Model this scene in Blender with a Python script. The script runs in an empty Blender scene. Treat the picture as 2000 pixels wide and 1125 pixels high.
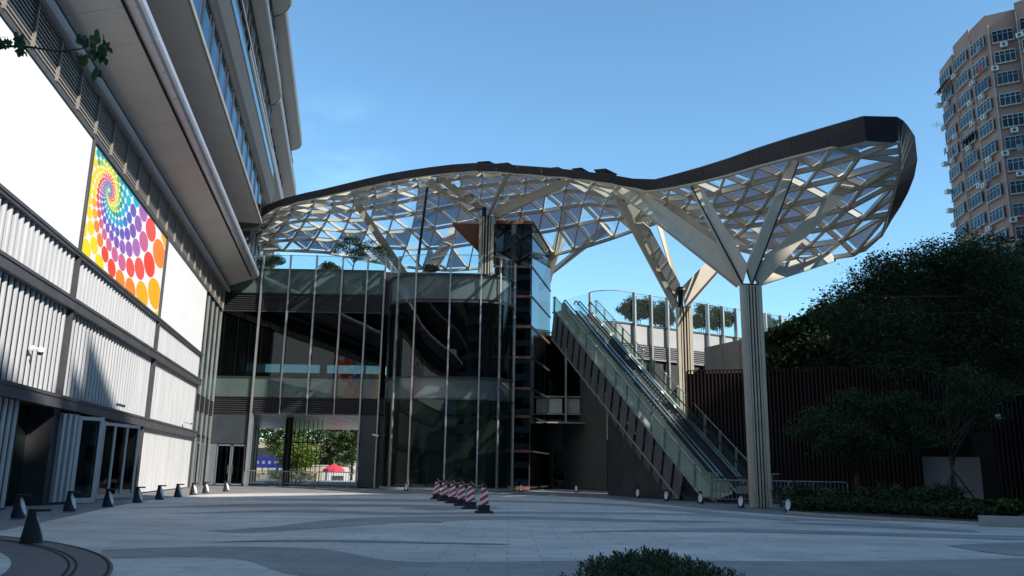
import bpy, math, random
import numpy as np
from mathutils import Vector, Matrix
random.seed(7)
S = bpy.context.scene
COL = S.collection
R = math.radians
# ---------------------------------------------------------------- camera
F, CX, CY, H = 1612.0, 1000.0, 562.5, 1.5
PITCH = math.atan((922 - 562.5) / F); ROLL = R(0.95)
cd = bpy.data.cameras.new('camera'); cam = bpy.data.objects.new('camera', cd); COL.objects.link(cam)
cd.sensor_width = 36; cd.lens = 36 * F / 2000; cd.clip_start = 0.1; cd.clip_end = 2000
cam.matrix_world = Matrix.Translation((0, 0, H)) @ Matrix.Rotation(R(90) + PITCH, 4, 'X') @ Matrix.Rotation(ROLL, 4, 'Z')
S.camera = cam
S.render.resolution_x = 1024; S.render.resolution_y = 576
# ---------------------------------------------------------------- sky, sun, exposure
SUN_AZ = 123.5; SUN_EL = 34.0
w = bpy.data.worlds.new("World"); S.world = w; w.use_nodes = True
nt = w.node_tree; nt.nodes.clear()
sky = nt.nodes.new('ShaderNodeTexSky'); sky.sky_type = 'NISHITA'; sky.sun_disc = False
sky.sun_elevation = R(SUN_EL); sky.sun_rotation = R(SUN_AZ); sky.altitude = 50
sky.air_density = 1.0; sky.dust_density = 0.25; sky.ozone_density = 1.3
bg = nt.nodes.new('ShaderNodeBackground'); bg.inputs[1].default_value = 0.138
wo = nt.nodes.new('ShaderNodeOutputWorld')
# a faint wisp of cloud low in the sky, left of the middle
tc = nt.nodes.new('ShaderNodeTexCoord')
nz = nt.nodes.new('ShaderNodeTexNoise'); nz.inputs['Scale'].default_value = 9; nz.inputs['Detail'].default_value = 6
mp = nt.nodes.new('ShaderNodeMapping'); mp.inputs['Rotation'].default_value = (0.3, 0.9, 0.2); mp.inputs['Scale'].default_value = (1, 1, 2.6)
nt.links.new(tc.outputs['Generated'], mp.inputs[0]); nt.links.new(mp.outputs[0], nz.inputs['Vector'])
dst = nt.nodes.new('ShaderNodeVectorMath'); dst.operation = 'DISTANCE'
dst.inputs[1].default_value = Vector((-0.20, 0.90, 0.365)).normalized()
nt.links.new(tc.outputs['Generated'], dst.inputs[0])
mr = nt.nodes.new('ShaderNodeMapRange'); mr.inputs[1].default_value = 0.075; mr.inputs[2].default_value = 0.0
nt.links.new(dst.outputs['Value'], mr.inputs[0])
mr2 = nt.nodes.new('ShaderNodeMapRange'); mr2.inputs[1].default_value = 0.45; mr2.inputs[2].default_value = 0.75; mr2.inputs[4].default_value = 0.22
nt.links.new(nz.outputs[0], mr2.inputs[0])
mm = nt.nodes.new('ShaderNodeMath'); mm.operation = 'MULTIPLY'
nt.links.new(mr.outputs[0], mm.inputs[0]); nt.links.new(mr2.outputs[0], mm.inputs[1])
mx = nt.nodes.new('ShaderNodeMixRGB'); mx.inputs[2].default_value = (6.5, 7, 7.5, 1)
nt.links.new(mm.outputs[0], mx.inputs[0]); nt.links.new(sky.outputs[0], mx.inputs[1])
tn = nt.nodes.new('ShaderNodeMixRGB'); tn.blend_type = 'MULTIPLY'; tn.inputs[0].default_value = 1; tn.inputs[2].default_value = (0.70, 0.97, 1.03, 1)
nt.links.new(mx.outputs[0], tn.inputs[1]); nt.links.new(tn.outputs[0], bg.inputs[0]); nt.links.new(bg.outputs[0], wo.inputs[0])
sd = bpy.data.lights.new('sun', 'SUN'); sd.energy = 3.6; sd.angle = R(0.53); sd.color = (1, 0.945, 0.87)
sun = bpy.data.objects.new('sun', sd); COL.objects.link(sun)
SD = Vector((math.sin(R(SUN_AZ)) * math.cos(R(SUN_EL)), math.cos(R(SUN_AZ)) * math.cos(R(SUN_EL)), math.sin(R(SUN_EL))))
sun.rotation_euler = SD.to_track_quat('Z', 'Y').to_euler(); sun.location = (60, -40, 60)
S.view_settings.view_transform = 'Standard'; S.view_settings.look = 'None'; S.view_settings.exposure = 0.8; S.view_settings.gamma = 1
try:
    S.cycles.max_bounces = 8; S.cycles.transparent_max_bounces = 24
except Exception: pass
# ---------------------------------------------------------------- finding places: photo point + known plane -> metres
def ray(px, py):
    u = (px - CX) / F; v = -(py - CY) / F
    c, s = math.cos(ROLL), math.sin(ROLL); x = u * c - v * s; y = u * s + v * c
    cp, sp = math.cos(PITCH), math.sin(PITCH)
    return (x, cp - y * sp, sp + y * cp)
def atY(px, py, Y):
    d = ray(px, py); t = Y / d[1]; return Vector((d[0] * t, Y, H + d[2] * t))
def atZ(px, py, z=0.0):
    d = ray(px, py); t = (z - H) / d[2]; return Vector((d[0] * t, d[1] * t, z))
def atP(px, py, p0, n):
    d = ray(px, py); t = (p0[0] * n[0] + p0[1] * n[1]) / (d[0] * n[0] + d[1] * n[1]); return Vector((d[0] * t, d[1] * t, H + d[2] * t))
# ---------------------------------------------------------------- objects
OFF = {}
def tag(o, label=None, cat=None, group=None, kind=None):
    if label: o['label'] = label
    if cat: o['category'] = cat
    if group: o['group'] = group
    if kind: o['kind'] = kind
    return o
def thing(name, label, cat, loc=(0, 0, 0), rz=0, group=None):
    o = bpy.data.objects.new(name, None); COL.objects.link(o); o.location = loc; o.rotation_euler.z = rz
    o.empty_display_size = 0.2
    OFF[o.name] = Vector(loc); return tag(o, label, cat, group)
def dup(root, loc, rz=0.0, label=None, sc=None):
    r = root.copy(); COL.objects.link(r); r.location = loc; r.rotation_euler.z = rz
    if label: r['label'] = label
    if sc: r.scale = (sc, sc, sc)
    for ch in list(root.children):
        c = ch.copy(); COL.objects.link(c); c.parent = r
        for g in list(ch.children):
            d = g.copy(); COL.objects.link(d); d.parent = c
    return r
class MB:
    def __init__(s): s.v = []; s.f = []; s.m = []
    def add(s, vs, fs, m=0):
        b = len(s.v); s.v += [tuple(v) for v in vs]; s.f += [tuple(i + b for i in f) for f in fs]; s.m += [m] * len(fs)
    def box(s, x0, x1, y0, y1, z0, z1, m=0):
        s.add([(x0, y0, z0), (x1, y0, z0), (x1, y1, z0), (x0, y1, z0), (x0, y0, z1), (x1, y0, z1), (x1, y1, z1), (x0, y1, z1)],
              [(0, 3, 2, 1), (4, 5, 6, 7), (0, 1, 5, 4), (1, 2, 6, 5), (2, 3, 7, 6), (3, 0, 4, 7)], m)
    def beam(s, A, B, w, h, up=(0, 0, 1), w2=None, h2=None, m=0):
        A = Vector(A); B = Vector(B); d = (B - A).normalized(); up = Vector(up)
        x = d.cross(up)
        if x.length < 1e-4: x = d.cross(Vector((1, 0, 0)))
        x.normalize(); y = x.cross(d).normalized(); vs = []
        for P, a, b in ((A, w, h), (B, w2 or w, h2 or h)):
            for i, j in ((-1, -1), (1, -1), (1, 1), (-1, 1)): vs.append(P + x * (i * a / 2) + y * (j * b / 2))
        s.add(vs, [(0, 3, 2, 1), (4, 5, 6, 7), (0, 1, 5, 4), (1, 2, 6, 5), (2, 3, 7, 6), (3, 0, 4, 7)], m)
    def prism(s, poly, z0, z1, m=0):
        n = len(poly); z0 = z0 if hasattr(z0, '__len__') else [z0] * n; z1 = z1 if hasattr(z1, '__len__') else [z1] * n
        s.add([(p[0], p[1], z0[i]) for i, p in enumerate(poly)] + [(p[0], p[1], z1[i]) for i, p in enumerate(poly)],
              [tuple(range(n - 1, -1, -1)), tuple(range(n, 2 * n))] + [(i, (i + 1) % n, n + (i + 1) % n, n + i) for i in range(n)], m)
    def tube(s, pts, r, n=8, m=0, r2=None):
        pts = [Vector(p) for p in pts]; b = []; up = Vector((0, 0, 1)); K = len(pts)
        for k, p in enumerate(pts):
            d = (pts[min(k + 1, K - 1)] - pts[max(k - 1, 0)]).normalized()
            x = d.cross(up)
            if x.length < 1e-3: x = d.cross(Vector((0, 1, 0)))
            x.normalize(); y = x.cross(d); rr = r if r2 is None else r + (r2 - r) * k / (K - 1)
            for i in range(n):
                a = 2 * math.pi * i / n; b.append(p + x * (rr * math.cos(a)) + y * (rr * math.sin(a)))
        fs = [(k * n + i, k * n + (i + 1) % n, (k + 1) * n + (i + 1) % n, (k + 1) * n + i) for k in range(K - 1) for i in range(n)]
        fs += [tuple(range(n - 1, -1, -1)), tuple((K - 1) * n + i for i in range(n))]
        s.add(b, fs, m)
    def sheet(s, lo, hi, m=0):
        """two rows of points joined by quads"""
        n = len(lo); s.add(list(lo) + list(hi), [(i, i + 1, n + i + 1, n + i) for i in range(n - 1)], m)
    def slab(s, poly3, th, m=0):
        """polygon in space given thickness th along its normal"""
        P = [Vector(p) for p in poly3]; n = len(P); nn = (P[1] - P[0]).cross(P[2] - P[0]).normalized() * th
        s.add(P + [p + nn for p in P], [tuple(range(n - 1, -1, -1)), tuple(range(n, 2 * n))] + [(i, (i + 1) % n, n + (i + 1) % n, n + i) for i in range(n)], m)
    def build(s, name, mat, parent=None, smooth=False, label=None):
        off = OFF.get(parent.name, Vector((0, 0, 0))) if parent else Vector((0, 0, 0))
        me = bpy.data.meshes.new(name)
        me.from_pydata([(v[0] - off.x, v[1] - off.y, v[2] - off.z) for v in s.v], [], s.f)
        for m_ in (mat if isinstance(mat, (list, tuple)) else [mat]): me.materials.append(m_)
        me.polygons.foreach_set('material_index', s.m)
        if smooth: me.polygons.foreach_set('use_smooth', [True] * len(s.f))
        me.update()
        o = bpy.data.objects.new(name, me); COL.objects.link(o)
        if parent: o.parent = parent
        OFF[o.name] = off
        if label: o['label'] = label
        return o
# ---------------------------------------------------------------- materials
def mat(name, c, rough=0.6, metal=0.0, var=0.12, scale=2.0, bump=0.0, bscale=30.0, emit=None, stretch=(1, 1, 1)):
    m = bpy.data.materials.new(name); m.use_nodes = True; n = m.node_tree; b = n.nodes['Principled BSDF']
    b.inputs['Roughness'].default_value = rough; b.inputs['Metallic'].default_value = metal
    tc = n.nodes.new('ShaderNodeTexCoord'); mp = n.nodes.new('ShaderNodeMapping'); mp.inputs['Scale'].default_value = stretch
    n.links.new(tc.outputs['Object'], mp.inputs[0])
    nz = n.nodes.new('ShaderNodeTexNoise'); nz.inputs['Scale'].default_value = scale; nz.inputs['Detail'].default_value = 8; nz.inputs['Roughness'].default_value = 0.62
    n.links.new(mp.outputs[0], nz.inputs['Vector'])
    r = n.nodes.new('ShaderNodeMapRange'); r.inputs[1].default_value = 0.3; r.inputs[2].default_value = 0.7; r.inputs[3].default_value = 1 - var; r.inputs[4].default_value = 1 + var
    n.links.new(nz.outputs[0], r.inputs[0])
    mu = n.nodes.new('ShaderNodeVectorMath'); mu.operation = 'SCALE'; mu.inputs[0].default_value = c[:3]
    n.links.new(r.outputs[0], mu.inputs['Scale']); n.links.new(mu.outputs[0], b.inputs['Base Color'])
    rr = n.nodes.new('ShaderNodeMapRange'); rr.inputs[3].default_value = max(0.02, rough - 0.08); rr.inputs[4].default_value = min(1, rough + 0.1)
    n.links.new(nz.outputs[0], rr.inputs[0]); n.links.new(rr.outputs[0], b.inputs['Roughness'])
    if bump:
        n2 = n.nodes.new('ShaderNodeTexNoise'); n2.inputs['Scale'].default_value = bscale; n2.inputs['Detail'].default_value = 4
        bp = n.nodes.new('ShaderNodeBump'); bp.inputs['Strength'].default_value = bump; bp.inputs['Distance'].default_value = 0.02
        n.links.new(mp.outputs[0], n2.inputs['Vector']); n.links.new(n2.outputs[0], bp.inputs['Height']); n.links.new(bp.outputs[0], b.inputs['Normal'])
    if emit:
        b.inputs['Emission Color'].default_value = (*emit[:3], 1); b.inputs['Emission Strength'].default_value = emit[3]
    m.diffuse_color = (*c[:3], 1)
    return m
def glass(name, tint, ior=1.5, refl=(1, 1, 1), rough=0.0, diff=0.0, dcol=(0.5, 0.55, 0.5), wavy=0.0, tl=False):
    """flat architectural glazing: tinted see-through, fresnel mirror, optional film of dirt / frit"""
    m = bpy.data.materials.new(name); m.use_nodes = True; n = m.node_tree; n.nodes.clear()
    out = n.nodes.new('ShaderNodeOutputMaterial'); t = n.nodes.new('ShaderNodeBsdfTransparent'); t.inputs[0].default_value = (*tint, 1)
    g = n.nodes.new('ShaderNodeBsdfGlossy'); g.inputs['Roughness'].default_value = rough; g.inputs[0].default_value = (*refl, 1)
    fr = n.nodes.new('ShaderNodeFresnel')
    ge = n.nodes.new('ShaderNodeNewGeometry'); im = n.nodes.new('ShaderNodeMapRange'); im.inputs[3].default_value = ior; im.inputs[4].default_value = 1 / ior   # same mirror from either side of the pane
    n.links.new(ge.outputs['Backfacing'], im.inputs[0]); n.links.new(im.outputs[0], fr.inputs[0])
    if wavy:
        tc = n.nodes.new('ShaderNodeTexCoord'); nz = n.nodes.new('ShaderNodeTexNoise'); nz.inputs['Scale'].default_value = 0.55; nz.inputs['Detail'].default_value = 1
        bp = n.nodes.new('ShaderNodeBump'); bp.inputs['Strength'].default_value = wavy; bp.inputs['Distance'].default_value = 0.05
        n.links.new(tc.outputs['Object'], nz.inputs['Vector']); n.links.new(nz.outputs[0], bp.inputs['Height']); n.links.new(bp.outputs[0], g.inputs['Normal'])
    mxs = n.nodes.new('ShaderNodeMixShader'); last = t.outputs[0]
    if diff:
        d = n.nodes.new('ShaderNodeBsdfTranslucent' if tl else 'ShaderNodeBsdfDiffuse'); d.inputs[0].default_value = (*dcol, 1); m0 = n.nodes.new('ShaderNodeMixShader'); m0.inputs[0].default_value = diff
        n.links.new(last, m0.inputs[1]); n.links.new(d.outputs[0], m0.inputs[2]); last = m0.outputs[0]
    n.links.new(fr.outputs[0], mxs.inputs[0]); n.links.new(last, mxs.inputs[1]); n.links.new(g.outputs[0], mxs.inputs[2]); n.links.new(mxs.outputs[0], out.inputs[0])
    return m
M = dict(
 white_panel=mat('white_panel', (0.86, 0.86, 0.85), 0.5, 0, 0.02, 0.6),
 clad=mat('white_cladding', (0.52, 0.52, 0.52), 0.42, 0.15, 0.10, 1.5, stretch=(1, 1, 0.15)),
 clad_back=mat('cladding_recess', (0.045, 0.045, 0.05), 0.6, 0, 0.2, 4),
 dark_metal=mat('dark_metal', (0.06, 0.06, 0.065), 0.45, 0.4, 0.2, 1.5),
 ledge=mat('ledge_metal', (0.10, 0.10, 0.105), 0.5, 0.3, 0.2, 1.2),
 soffit=mat('soffit_panel', (0.60, 0.55, 0.50), 0.55, 0.1, 0.07, 0.5),
 tube=mat('aluminium_edge', (0.55, 0.55, 0.60), 0.4, 0.5, 0.06, 0.7),
 louvre=mat('louvre_aluminium', (0.36, 0.33, 0.29), 0.5, 0.3, 0.1, 2),
 louvre_dark=mat('louvre_dark', (0.06, 0.06, 0.062), 0.5, 0.3, 0.1, 2),
 louvre_pale=mat('louvre_pale', (0.30, 0.30, 0.29), 0.5, 0.3, 0.1, 2),
 mullion=mat('mullion_aluminium', (0.45, 0.45, 0.44), 0.35, 0.6, 0.08, 1),
 spandrel=mat('spandrel_panel', (0.155, 0.163, 0.16), 0.2, 0, 0.14, 0.35),
 spandrel_pale=mat('spandrel_pale', (0.42, 0.42, 0.40), 0.3, 0, 0.08, 0.6),
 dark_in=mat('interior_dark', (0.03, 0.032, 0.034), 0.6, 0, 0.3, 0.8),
 ceil=mat('passage_ceiling', (0.85, 0.82, 0.74), 0.32, 0.5, 0.08, 0.8),
 panel_dark=mat('dark_wall_panel', (0.055, 0.065, 0.075), 0.3, 0.1, 0.2, 0.8),
 door_frame=mat('door_frame', (0.28, 0.30, 0.33), 0.4, 0.5, 0.08, 2),
 steel=mat('cream_steel', (0.60, 0.53, 0.41), 0.4, 0.0, 0.07, 0.9),
 steel_dark=mat('slot_shadow_gap', (0.012, 0.012, 0.014), 0.5, 0.2, 0.2, 2),
 fascia=mat('canopy_fascia', (0.050, 0.053, 0.065), 0.36, 0.3, 0.35, 0.3),
 copper=mat('copper_trim', (0.30, 0.13, 0.08), 0.45, 0.5, 0.25, 1.2),
 esc_clad=mat('escalator_cladding', (0.19, 0.20, 0.20), 0.33, 0.3, 0.22, 0.8),
 esc_wall=mat('under_escalator_wall', (0.07, 0.075, 0.08), 0.35, 0.2, 0.3, 0.7),
 rubber=mat('black_rubber', (0.02, 0.02, 0.022), 0.4, 0, 0.1, 5),
 steps=mat('escalator_step', (0.10, 0.10, 0.11), 0.4, 0.5, 0.15, 6),
 stainless=mat('stainless', (0.5, 0.5, 0.48), 0.3, 0.8, 0.1, 3),
 slat=mat('brown_slat', (0.030, 0.013, 0.010), 0.5, 0.2, 0.35, 1.2, stretch=(1, 1, 0.2)),
 slat_back=mat('slat_backing', (0.012, 0.009, 0.009), 0.8, 0, 0.2, 2),
 concrete=mat('grey_wall_panel', (0.30, 0.28, 0.27), 0.6, 0, 0.07, 0.7),
 bollard=mat('bollard_metal', (0.045, 0.047, 0.052), 0.45, 0.4, 0.3, 6, 0.1, 60),
 refl=mat('bollard_reflector', (0.80, 0.82, 0.84), 0.4, 0, 0.05, 6),
 barrier=mat('barrier_steel', (0.30, 0.30, 0.29), 0.45, 0.6, 0.2, 5),
 plate=mat('barrier_plate', (0.28, 0.29, 0.26), 0.5, 0.2, 0.15, 6),
 bark=mat('bark', (0.055, 0.042, 0.032), 0.9, 0, 0.35, 8, 0.6, 30),
 soil=mat('soil', (0.035, 0.03, 0.022), 0.95, 0, 0.3, 4),
 apt=mat('pink_render', (0.33, 0.195, 0.155), 0.85, 0, 0.16, 0.35, stretch=(1, 1, 0.3)),
 apt_trim=mat('apartment_trim', (0.46, 0.40, 0.37), 0.8, 0, 0.1, 1),
 frame_w=mat('window_frame_white', (0.42, 0.43, 0.44), 0.5, 0, 0.08, 2),
 ac=mat('air_conditioner_case', (0.60, 0.60, 0.57), 0.55, 0, 0.12, 5),
 ac_d=mat('air_conditioner_grille', (0.06, 0.06, 0.065), 0.5, 0, 0.1, 5),
 curtain=mat('curtain', (0.22, 0.27, 0.30), 0.9, 0, 0.35, 1.1),
 awning=mat('blue_awning', (0.08, 0.10, 0.22), 0.7, 0, 0.2, 4),
 tower_wall=mat('tower_parapet', (0.15, 0.15, 0.145), 0.5, 0.2, 0.07, 0.5),
 tower_dark=mat('tower_parapet_dark', (0.055, 0.056, 0.055), 0.75, 0.0, 0.12, 0.5),
 red=mat('red_fabric', (0.55, 0.04, 0.06), 0.8, 0, 0.1, 3),
 pale_wall=mat('pale_render', (0.62, 0.60, 0.56), 0.8, 0, 0.08, 1),
 blue_sign=mat('blue_sign', (0.02, 0.025, 0.20), 0.5, 0, 0.1, 3),
 beige=mat('beige_wall', (0.46, 0.38, 0.26), 0.8, 0, 0.12, 1.2),
 kerb=mat('kerb_stone', (0.42, 0.42, 0.41), 0.7, 0, 0.12, 3, 0.1, 40),
 cone_black=mat('cone_black', (0.018, 0.018, 0.02), 0.55, 0, 0.25, 8),
 skirt=mat('skirt_panel', (0.36, 0.42, 0.34), 0.35, 0.1, 0.2, 0.8),
 deck=mat('pale_deck', (0.62, 0.66, 0.57), 0.3, 0.3, 0.1, 1.5),
 pot=mat('planter_grey', (0.16, 0.16, 0.16), 0.7, 0, 0.1, 4),
)
G = dict(
 window=glass('facade_glass', (0.26, 0.31, 0.32), 1.45, (0.85, 0.95, 1), wavy=0.05),
 green=glass('green_glass', (0.26, 0.37, 0.31), 1.5, (0.85, 1, 0.93), wavy=0.08, diff=0.05, dcol=(0.16, 0.26, 0.20)),
 clear=glass('railing_glass', (0.86, 0.93, 0.91), 1.35, (0.9, 1, 1), diff=0.03),
 dusty=glass('escalator_glass', (0.68, 0.80, 0.72), 1.45, (0.9, 1, 0.95), diff=0.24, dcol=(0.55, 0.62, 0.52)),
 roof=glass('roof_glass', (0.90, 0.95, 0.98), 1.3, (1, 1, 1), diff=0.02),
 frit=glass('roof_frit_panel', (0.40, 0.44, 0.50), 1.3, (1, 1, 1), diff=0.26, dcol=(0.22, 0.235, 0.26), tl=True),
 blue=glass('tower_glass', (0.02, 0.03, 0.05), 4.5, (0.70, 0.88, 1.0)),
 office=glass('office_glass', (0.02, 0.03, 0.03), 1.6),
 liftside=glass('lift_side_glass', (0.12, 0.16, 0.18), 3.6, (0.8, 0.9, 0.95), wavy=0.08),
 lift=glass('lift_glass', (0.20, 0.25, 0.28), 1.55, (0.85, 0.95, 1.0), wavy=0.05),
 apt=glass('apartment_glass', (0.55, 0.62, 0.66), 1.3, (0.9, 0.97, 1)),
 haze=glass('wing_glass', (0.34, 0.43, 0.41), 1.6, (0.9, 1, 0.98), diff=0.10, dcol=(0.45, 0.5, 0.48)),
)
def leafmat(name, c, var=0.5, trans=0.25):
    m = bpy.data.materials.new(name); m.use_nodes = True; n = m.node_tree; b = n.nodes['Principled BSDF']
    g = n.nodes.new('ShaderNodeNewGeometry'); r = n.nodes.new('ShaderNodeValToRGB')
    r.color_ramp.elements[0].color = (c[0] * (1 - var), c[1] * (1 - var), c[2] * (1 - var), 1); r.color_ramp.elements[1].color = (c[0] * (1 + var) + 0.01, c[1] * (1 + var), c[2] * (1 + var * .4), 1)
    n.links.new(g.outputs['Random Per Island'], r.inputs[0]); n.links.new(r.outputs[0], b.inputs['Base Color']); b.inputs['Roughness'].default_value = 0.55
    tl = n.nodes.new('ShaderNodeBsdfTranslucent'); ms = n.nodes.new('ShaderNodeMixShader'); ms.inputs[0].default_value = trans
    n.links.new(r.outputs[0], tl.inputs[0]); n.links.new(b.outputs[0], ms.inputs[1]); n.links.new(tl.outputs[0], ms.inputs[2])
    n.links.new(ms.outputs[0], n.nodes['Material Output'].inputs[0]); return m
LM = dict(dark=leafmat('leaf_dark', (0.026, 0.064, 0.018), 0.6, 0.3), mid=leafmat('leaf_mid', (0.05, 0.095, 0.02)), bright=leafmat('leaf_bright', (0.11, 0.17, 0.02)),
          ever=leafmat('leaf_evergreen', (0.035, 0.07, 0.02)), shrub=leafmat('leaf_shrub', (0.028, 0.062, 0.014), 0.55), olive=leafmat('leaf_olive', (0.16, 0.17, 0.05)))
rng = np.random.default_rng(5)
def leaves(name, blobs, n, size, mt, parent=None, smooth_shell=0.5, aspect=0.55, clump=0.0, seed=None):
    """n small leaf faces spread through ellipsoid blobs [(centre, radii)], denser to the shell; clump>0 gathers them in sprays"""
    rg = np.random.default_rng(seed) if seed is not None else rng
    vol = np.array([b[1][0] * b[1][1] * b[1][2] for b in blobs]) ** (2 / 3); cnt = np.maximum(1, (n * vol / vol.sum()).astype(int))
    P = []
    for (c, r), k in zip(blobs, cnt):
        if clump:
            kc = max(4, k // 22); d = rg.normal(size=(kc, 3)); d /= np.linalg.norm(d, axis=1)[:, None]
            rad = rg.random(kc) ** smooth_shell; cen = d * rad[:, None] * np.array(r) + np.array(c)
            idx = rg.integers(0, kc, k); P.append(cen[idx] + rg.normal(size=(k, 3)) * clump * np.array((1, 1, 0.6)))
        else:
            d = rg.normal(size=(k, 3)); d /= np.linalg.norm(d, axis=1)[:, None]
            P.append(d * (rg.random(k) ** smooth_shell)[:, None] * np.array(r) + np.array(c))
    P = np.concatenate(P); k = len(P)
    u = rg.normal(size=(k, 3)); u[:, 2] *= 0.6; u /= np.linalg.norm(u, axis=1)[:, None]; v = np.cross(u, rg.normal(size=(k, 3))); v /= np.linalg.norm(v, axis=1)[:, None]
    sz = (size * (0.6 + 0.8 * rg.random(k)))[:, None]; nn = np.cross(u, v) * sz * 0.15
    V = np.stack([P - u * sz, P + v * sz * aspect - nn, P + u * sz, P - v * sz * aspect - nn], 1).reshape(-1, 3)
    off = np.array(OFF.get(parent.name, (0, 0, 0))) if parent else np.zeros(3)
    V = V - off
    me = bpy.data.meshes.new(name); me.vertices.add(4 * k); me.vertices.foreach_set('co', V.astype(np.float32).ravel())
    me.loops.add(4 * k); me.loops.foreach_set('vertex_index', np.arange(4 * k, dtype=np.int32)); me.polygons.add(k)
    me.polygons.foreach_set('loop_start', np.arange(0, 4 * k, 4, dtype=np.int32)); me.update(calc_edges=True); me.materials.append(mt)
    o = bpy.data.objects.new(name, me); COL.objects.link(o)
    if parent: o.parent = parent; OFF[o.name] = Vector(off)
    return o
# wall frame of the left wing: s along it (away from camera), n out towards the plaza
W0 = Vector((-16.3, 25.0)); WD = Vector((-7.47, 37.5)).normalized(); WN = Vector((WD.y, -WD.x))
def W(s, n, z): return Vector((W0.x + WD.x * s + WN.x * n, W0.y + WD.y * s + WN.y * n, z))
def wallsz(px, py, n=0.0):
    p0 = W0 + WN * n; p = atP(px, py, p0, WN); return ((p.xy - W0).dot(WD), p.z)
def wbox(mb, s0, s1, n0, n1, z0, z1, m=0):
    c = [W(s, n, z) for z in (z0, z1) for s, n in ((s0, n0), (s1, n0), (s1, n1), (s0, n1))]
    mb.add(c, [(0, 1, 2, 3), (4, 7, 6, 5), (0, 4, 5, 1), (1, 5, 6, 2), (2, 6, 7, 3), (3, 7, 4, 0)], m)
def wext(mb, prof, s0, s1, m=0):
    n = len(prof); mb.add([W(s0, a, b) for a, b in prof] + [W(s1, a, b) for a, b in prof],
        [tuple(range(n)), tuple(range(2 * n - 1, n - 1, -1))] + [(i, n + i, n + (i + 1) % n, (i + 1) % n) for i in range(n)], m)
# ================================================================ GROUND
def granite(name, c, joint=(0.6, 0.6), dark=0.65, var=0.12):
    m = mat(name, c, 0.72, 0, var, 0.5, 0.08, 60); n = m.node_tree; b = n.nodes['Principled BSDF']
    src = b.inputs['Base Color'].links[0].from_socket
    tc = n.nodes.new('ShaderNodeTexCoord'); br = n.nodes.new('ShaderNodeTexBrick'); br.inputs['Scale'].default_value = 1.0
    br.inputs['Brick Width'].default_value = joint[0]; br.inputs['Row Height'].default_value = joint[1]; br.inputs['Mortar Size'].default_value = 0.014; br.inputs['Mortar Smooth'].default_value = 0.3
    br.inputs['Color1'].default_value = (1.07, 1.07, 1.07, 1); br.inputs['Color2'].default_value = (0.92, 0.92, 0.92, 1); br.inputs['Mortar'].default_value = (dark, dark, dark, 1)
    mu = n.nodes.new('ShaderNodeMixRGB'); mu.blend_type = 'MULTIPLY'; mu.inputs[0].default_value = 1
    n.links.new(tc.outputs['Object'], br.inputs['Vector']); n.links.new(src, mu.inputs[1]); n.links.new(br.outputs[0], mu.inputs[2])
    n2 = n.nodes.new('ShaderNodeTexNoise'); n2.inputs['Scale'].default_value = 0.13; n2.inputs['Detail'].default_value = 7; n2.inputs['Roughness'].default_value = 0.7
    mp = n.nodes.new('ShaderNodeMapping'); mp.inputs['Scale'].default_value = (0.35, 1.6, 1); mp.inputs['Rotation'].default_value = (0, 0, 0.12)
    n.links.new(tc.outputs['Object'], mp.inputs[0]); n.links.new(mp.outputs[0], n2.inputs['Vector'])
    r = n.nodes.new('ShaderNodeMapRange'); r.inputs[1].default_value = 0.35; r.inputs[2].default_value = 0.65; r.inputs[3].default_value = 0.80; r.inputs[4].default_value = 1.12
    n.links.new(n2.outputs[0], r.inputs[0]); mv = n.nodes.new('ShaderNodeVectorMath'); mv.operation = 'SCALE'
    n.links.new(mu.outputs[0], mv.inputs[0]); n.links.new(r.outputs[0], mv.inputs['Scale']); st = n.nodes.new('ShaderNodeTexNoise'); st.inputs['Scale'].default_value = 0.9; st.inputs['Detail'].default_value = 10; st.inputs['Roughness'].default_value = 0.75; st.inputs['Distortion'].default_value = 0.6
    n.links.new(tc.outputs['Object'], st.inputs['Vector']); sr = n.nodes.new('ShaderNodeMapRange'); sr.inputs[1].default_value = 0.52; sr.inputs[2].default_value = 0.78; sr.inputs[3].default_value = 1.0; sr.inputs[4].default_value = 0.62
    n.links.new(st.outputs[0], sr.inputs[0]); m3 = n.nodes.new('ShaderNodeVectorMath'); m3.operation = 'SCALE'; n.links.new(mv.outputs[0], m3.inputs[0]); n.links.new(sr.outputs[0], m3.inputs['Scale'])
    n.links.new(m3.outputs[0], b.inputs['Base Color'])
    return m
M['gr_light'] = granite('granite_light', (0.66, 0.62, 0.565), (1.2, 0.6), 0.6)
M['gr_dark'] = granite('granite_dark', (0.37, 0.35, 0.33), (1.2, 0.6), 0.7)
M['gr_walk'] = granite('granite_walk', (0.25, 0.245, 0.24), (0.6, 0.6), 0.7)
M['gr_ring'] = granite('granite_ring', (0.13, 0.13, 0.14), (0.9, 0.45), 0.8)
mb = MB(); mb.add([(-900, -600, -0.03), (900, -600, -0.03), (900, 1200, -0.03), (-900, 1200, -0.03)], [(0, 1, 2, 3)])
tag(mb.build('ground', M['gr_walk']), kind='structure')
def smooth_poly(pts, k=6):
    out = []; n = len(pts)
    for i in range(n - 1):
        p0 = Vector(pts[max(i - 1, 0)]); p1 = Vector(pts[i]); p2 = Vector(pts[i + 1]); p3 = Vector(pts[min(i + 2, n - 1)])
        for j in range(k):
            t = j / k; out.append(0.5 * ((2 * p1) + (p2 - p0) * t + (2 * p0 - 5 * p1 + 4 * p2 - p3) * t * t + (3 * p1 - p0 - 3 * p2 + p3) * t ** 3))
    out.append(Vector(pts[-1])); return out
def ground_sheet(name, poly, z, m):
    me = MB(); me.add([(p[0], p[1], z) for p in poly], [tuple(range(len(poly)))])
    return tag(me.build(name, m), kind='structure')
gp = lambda *a: [atZ(x, y).xy for x, y in a]
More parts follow.
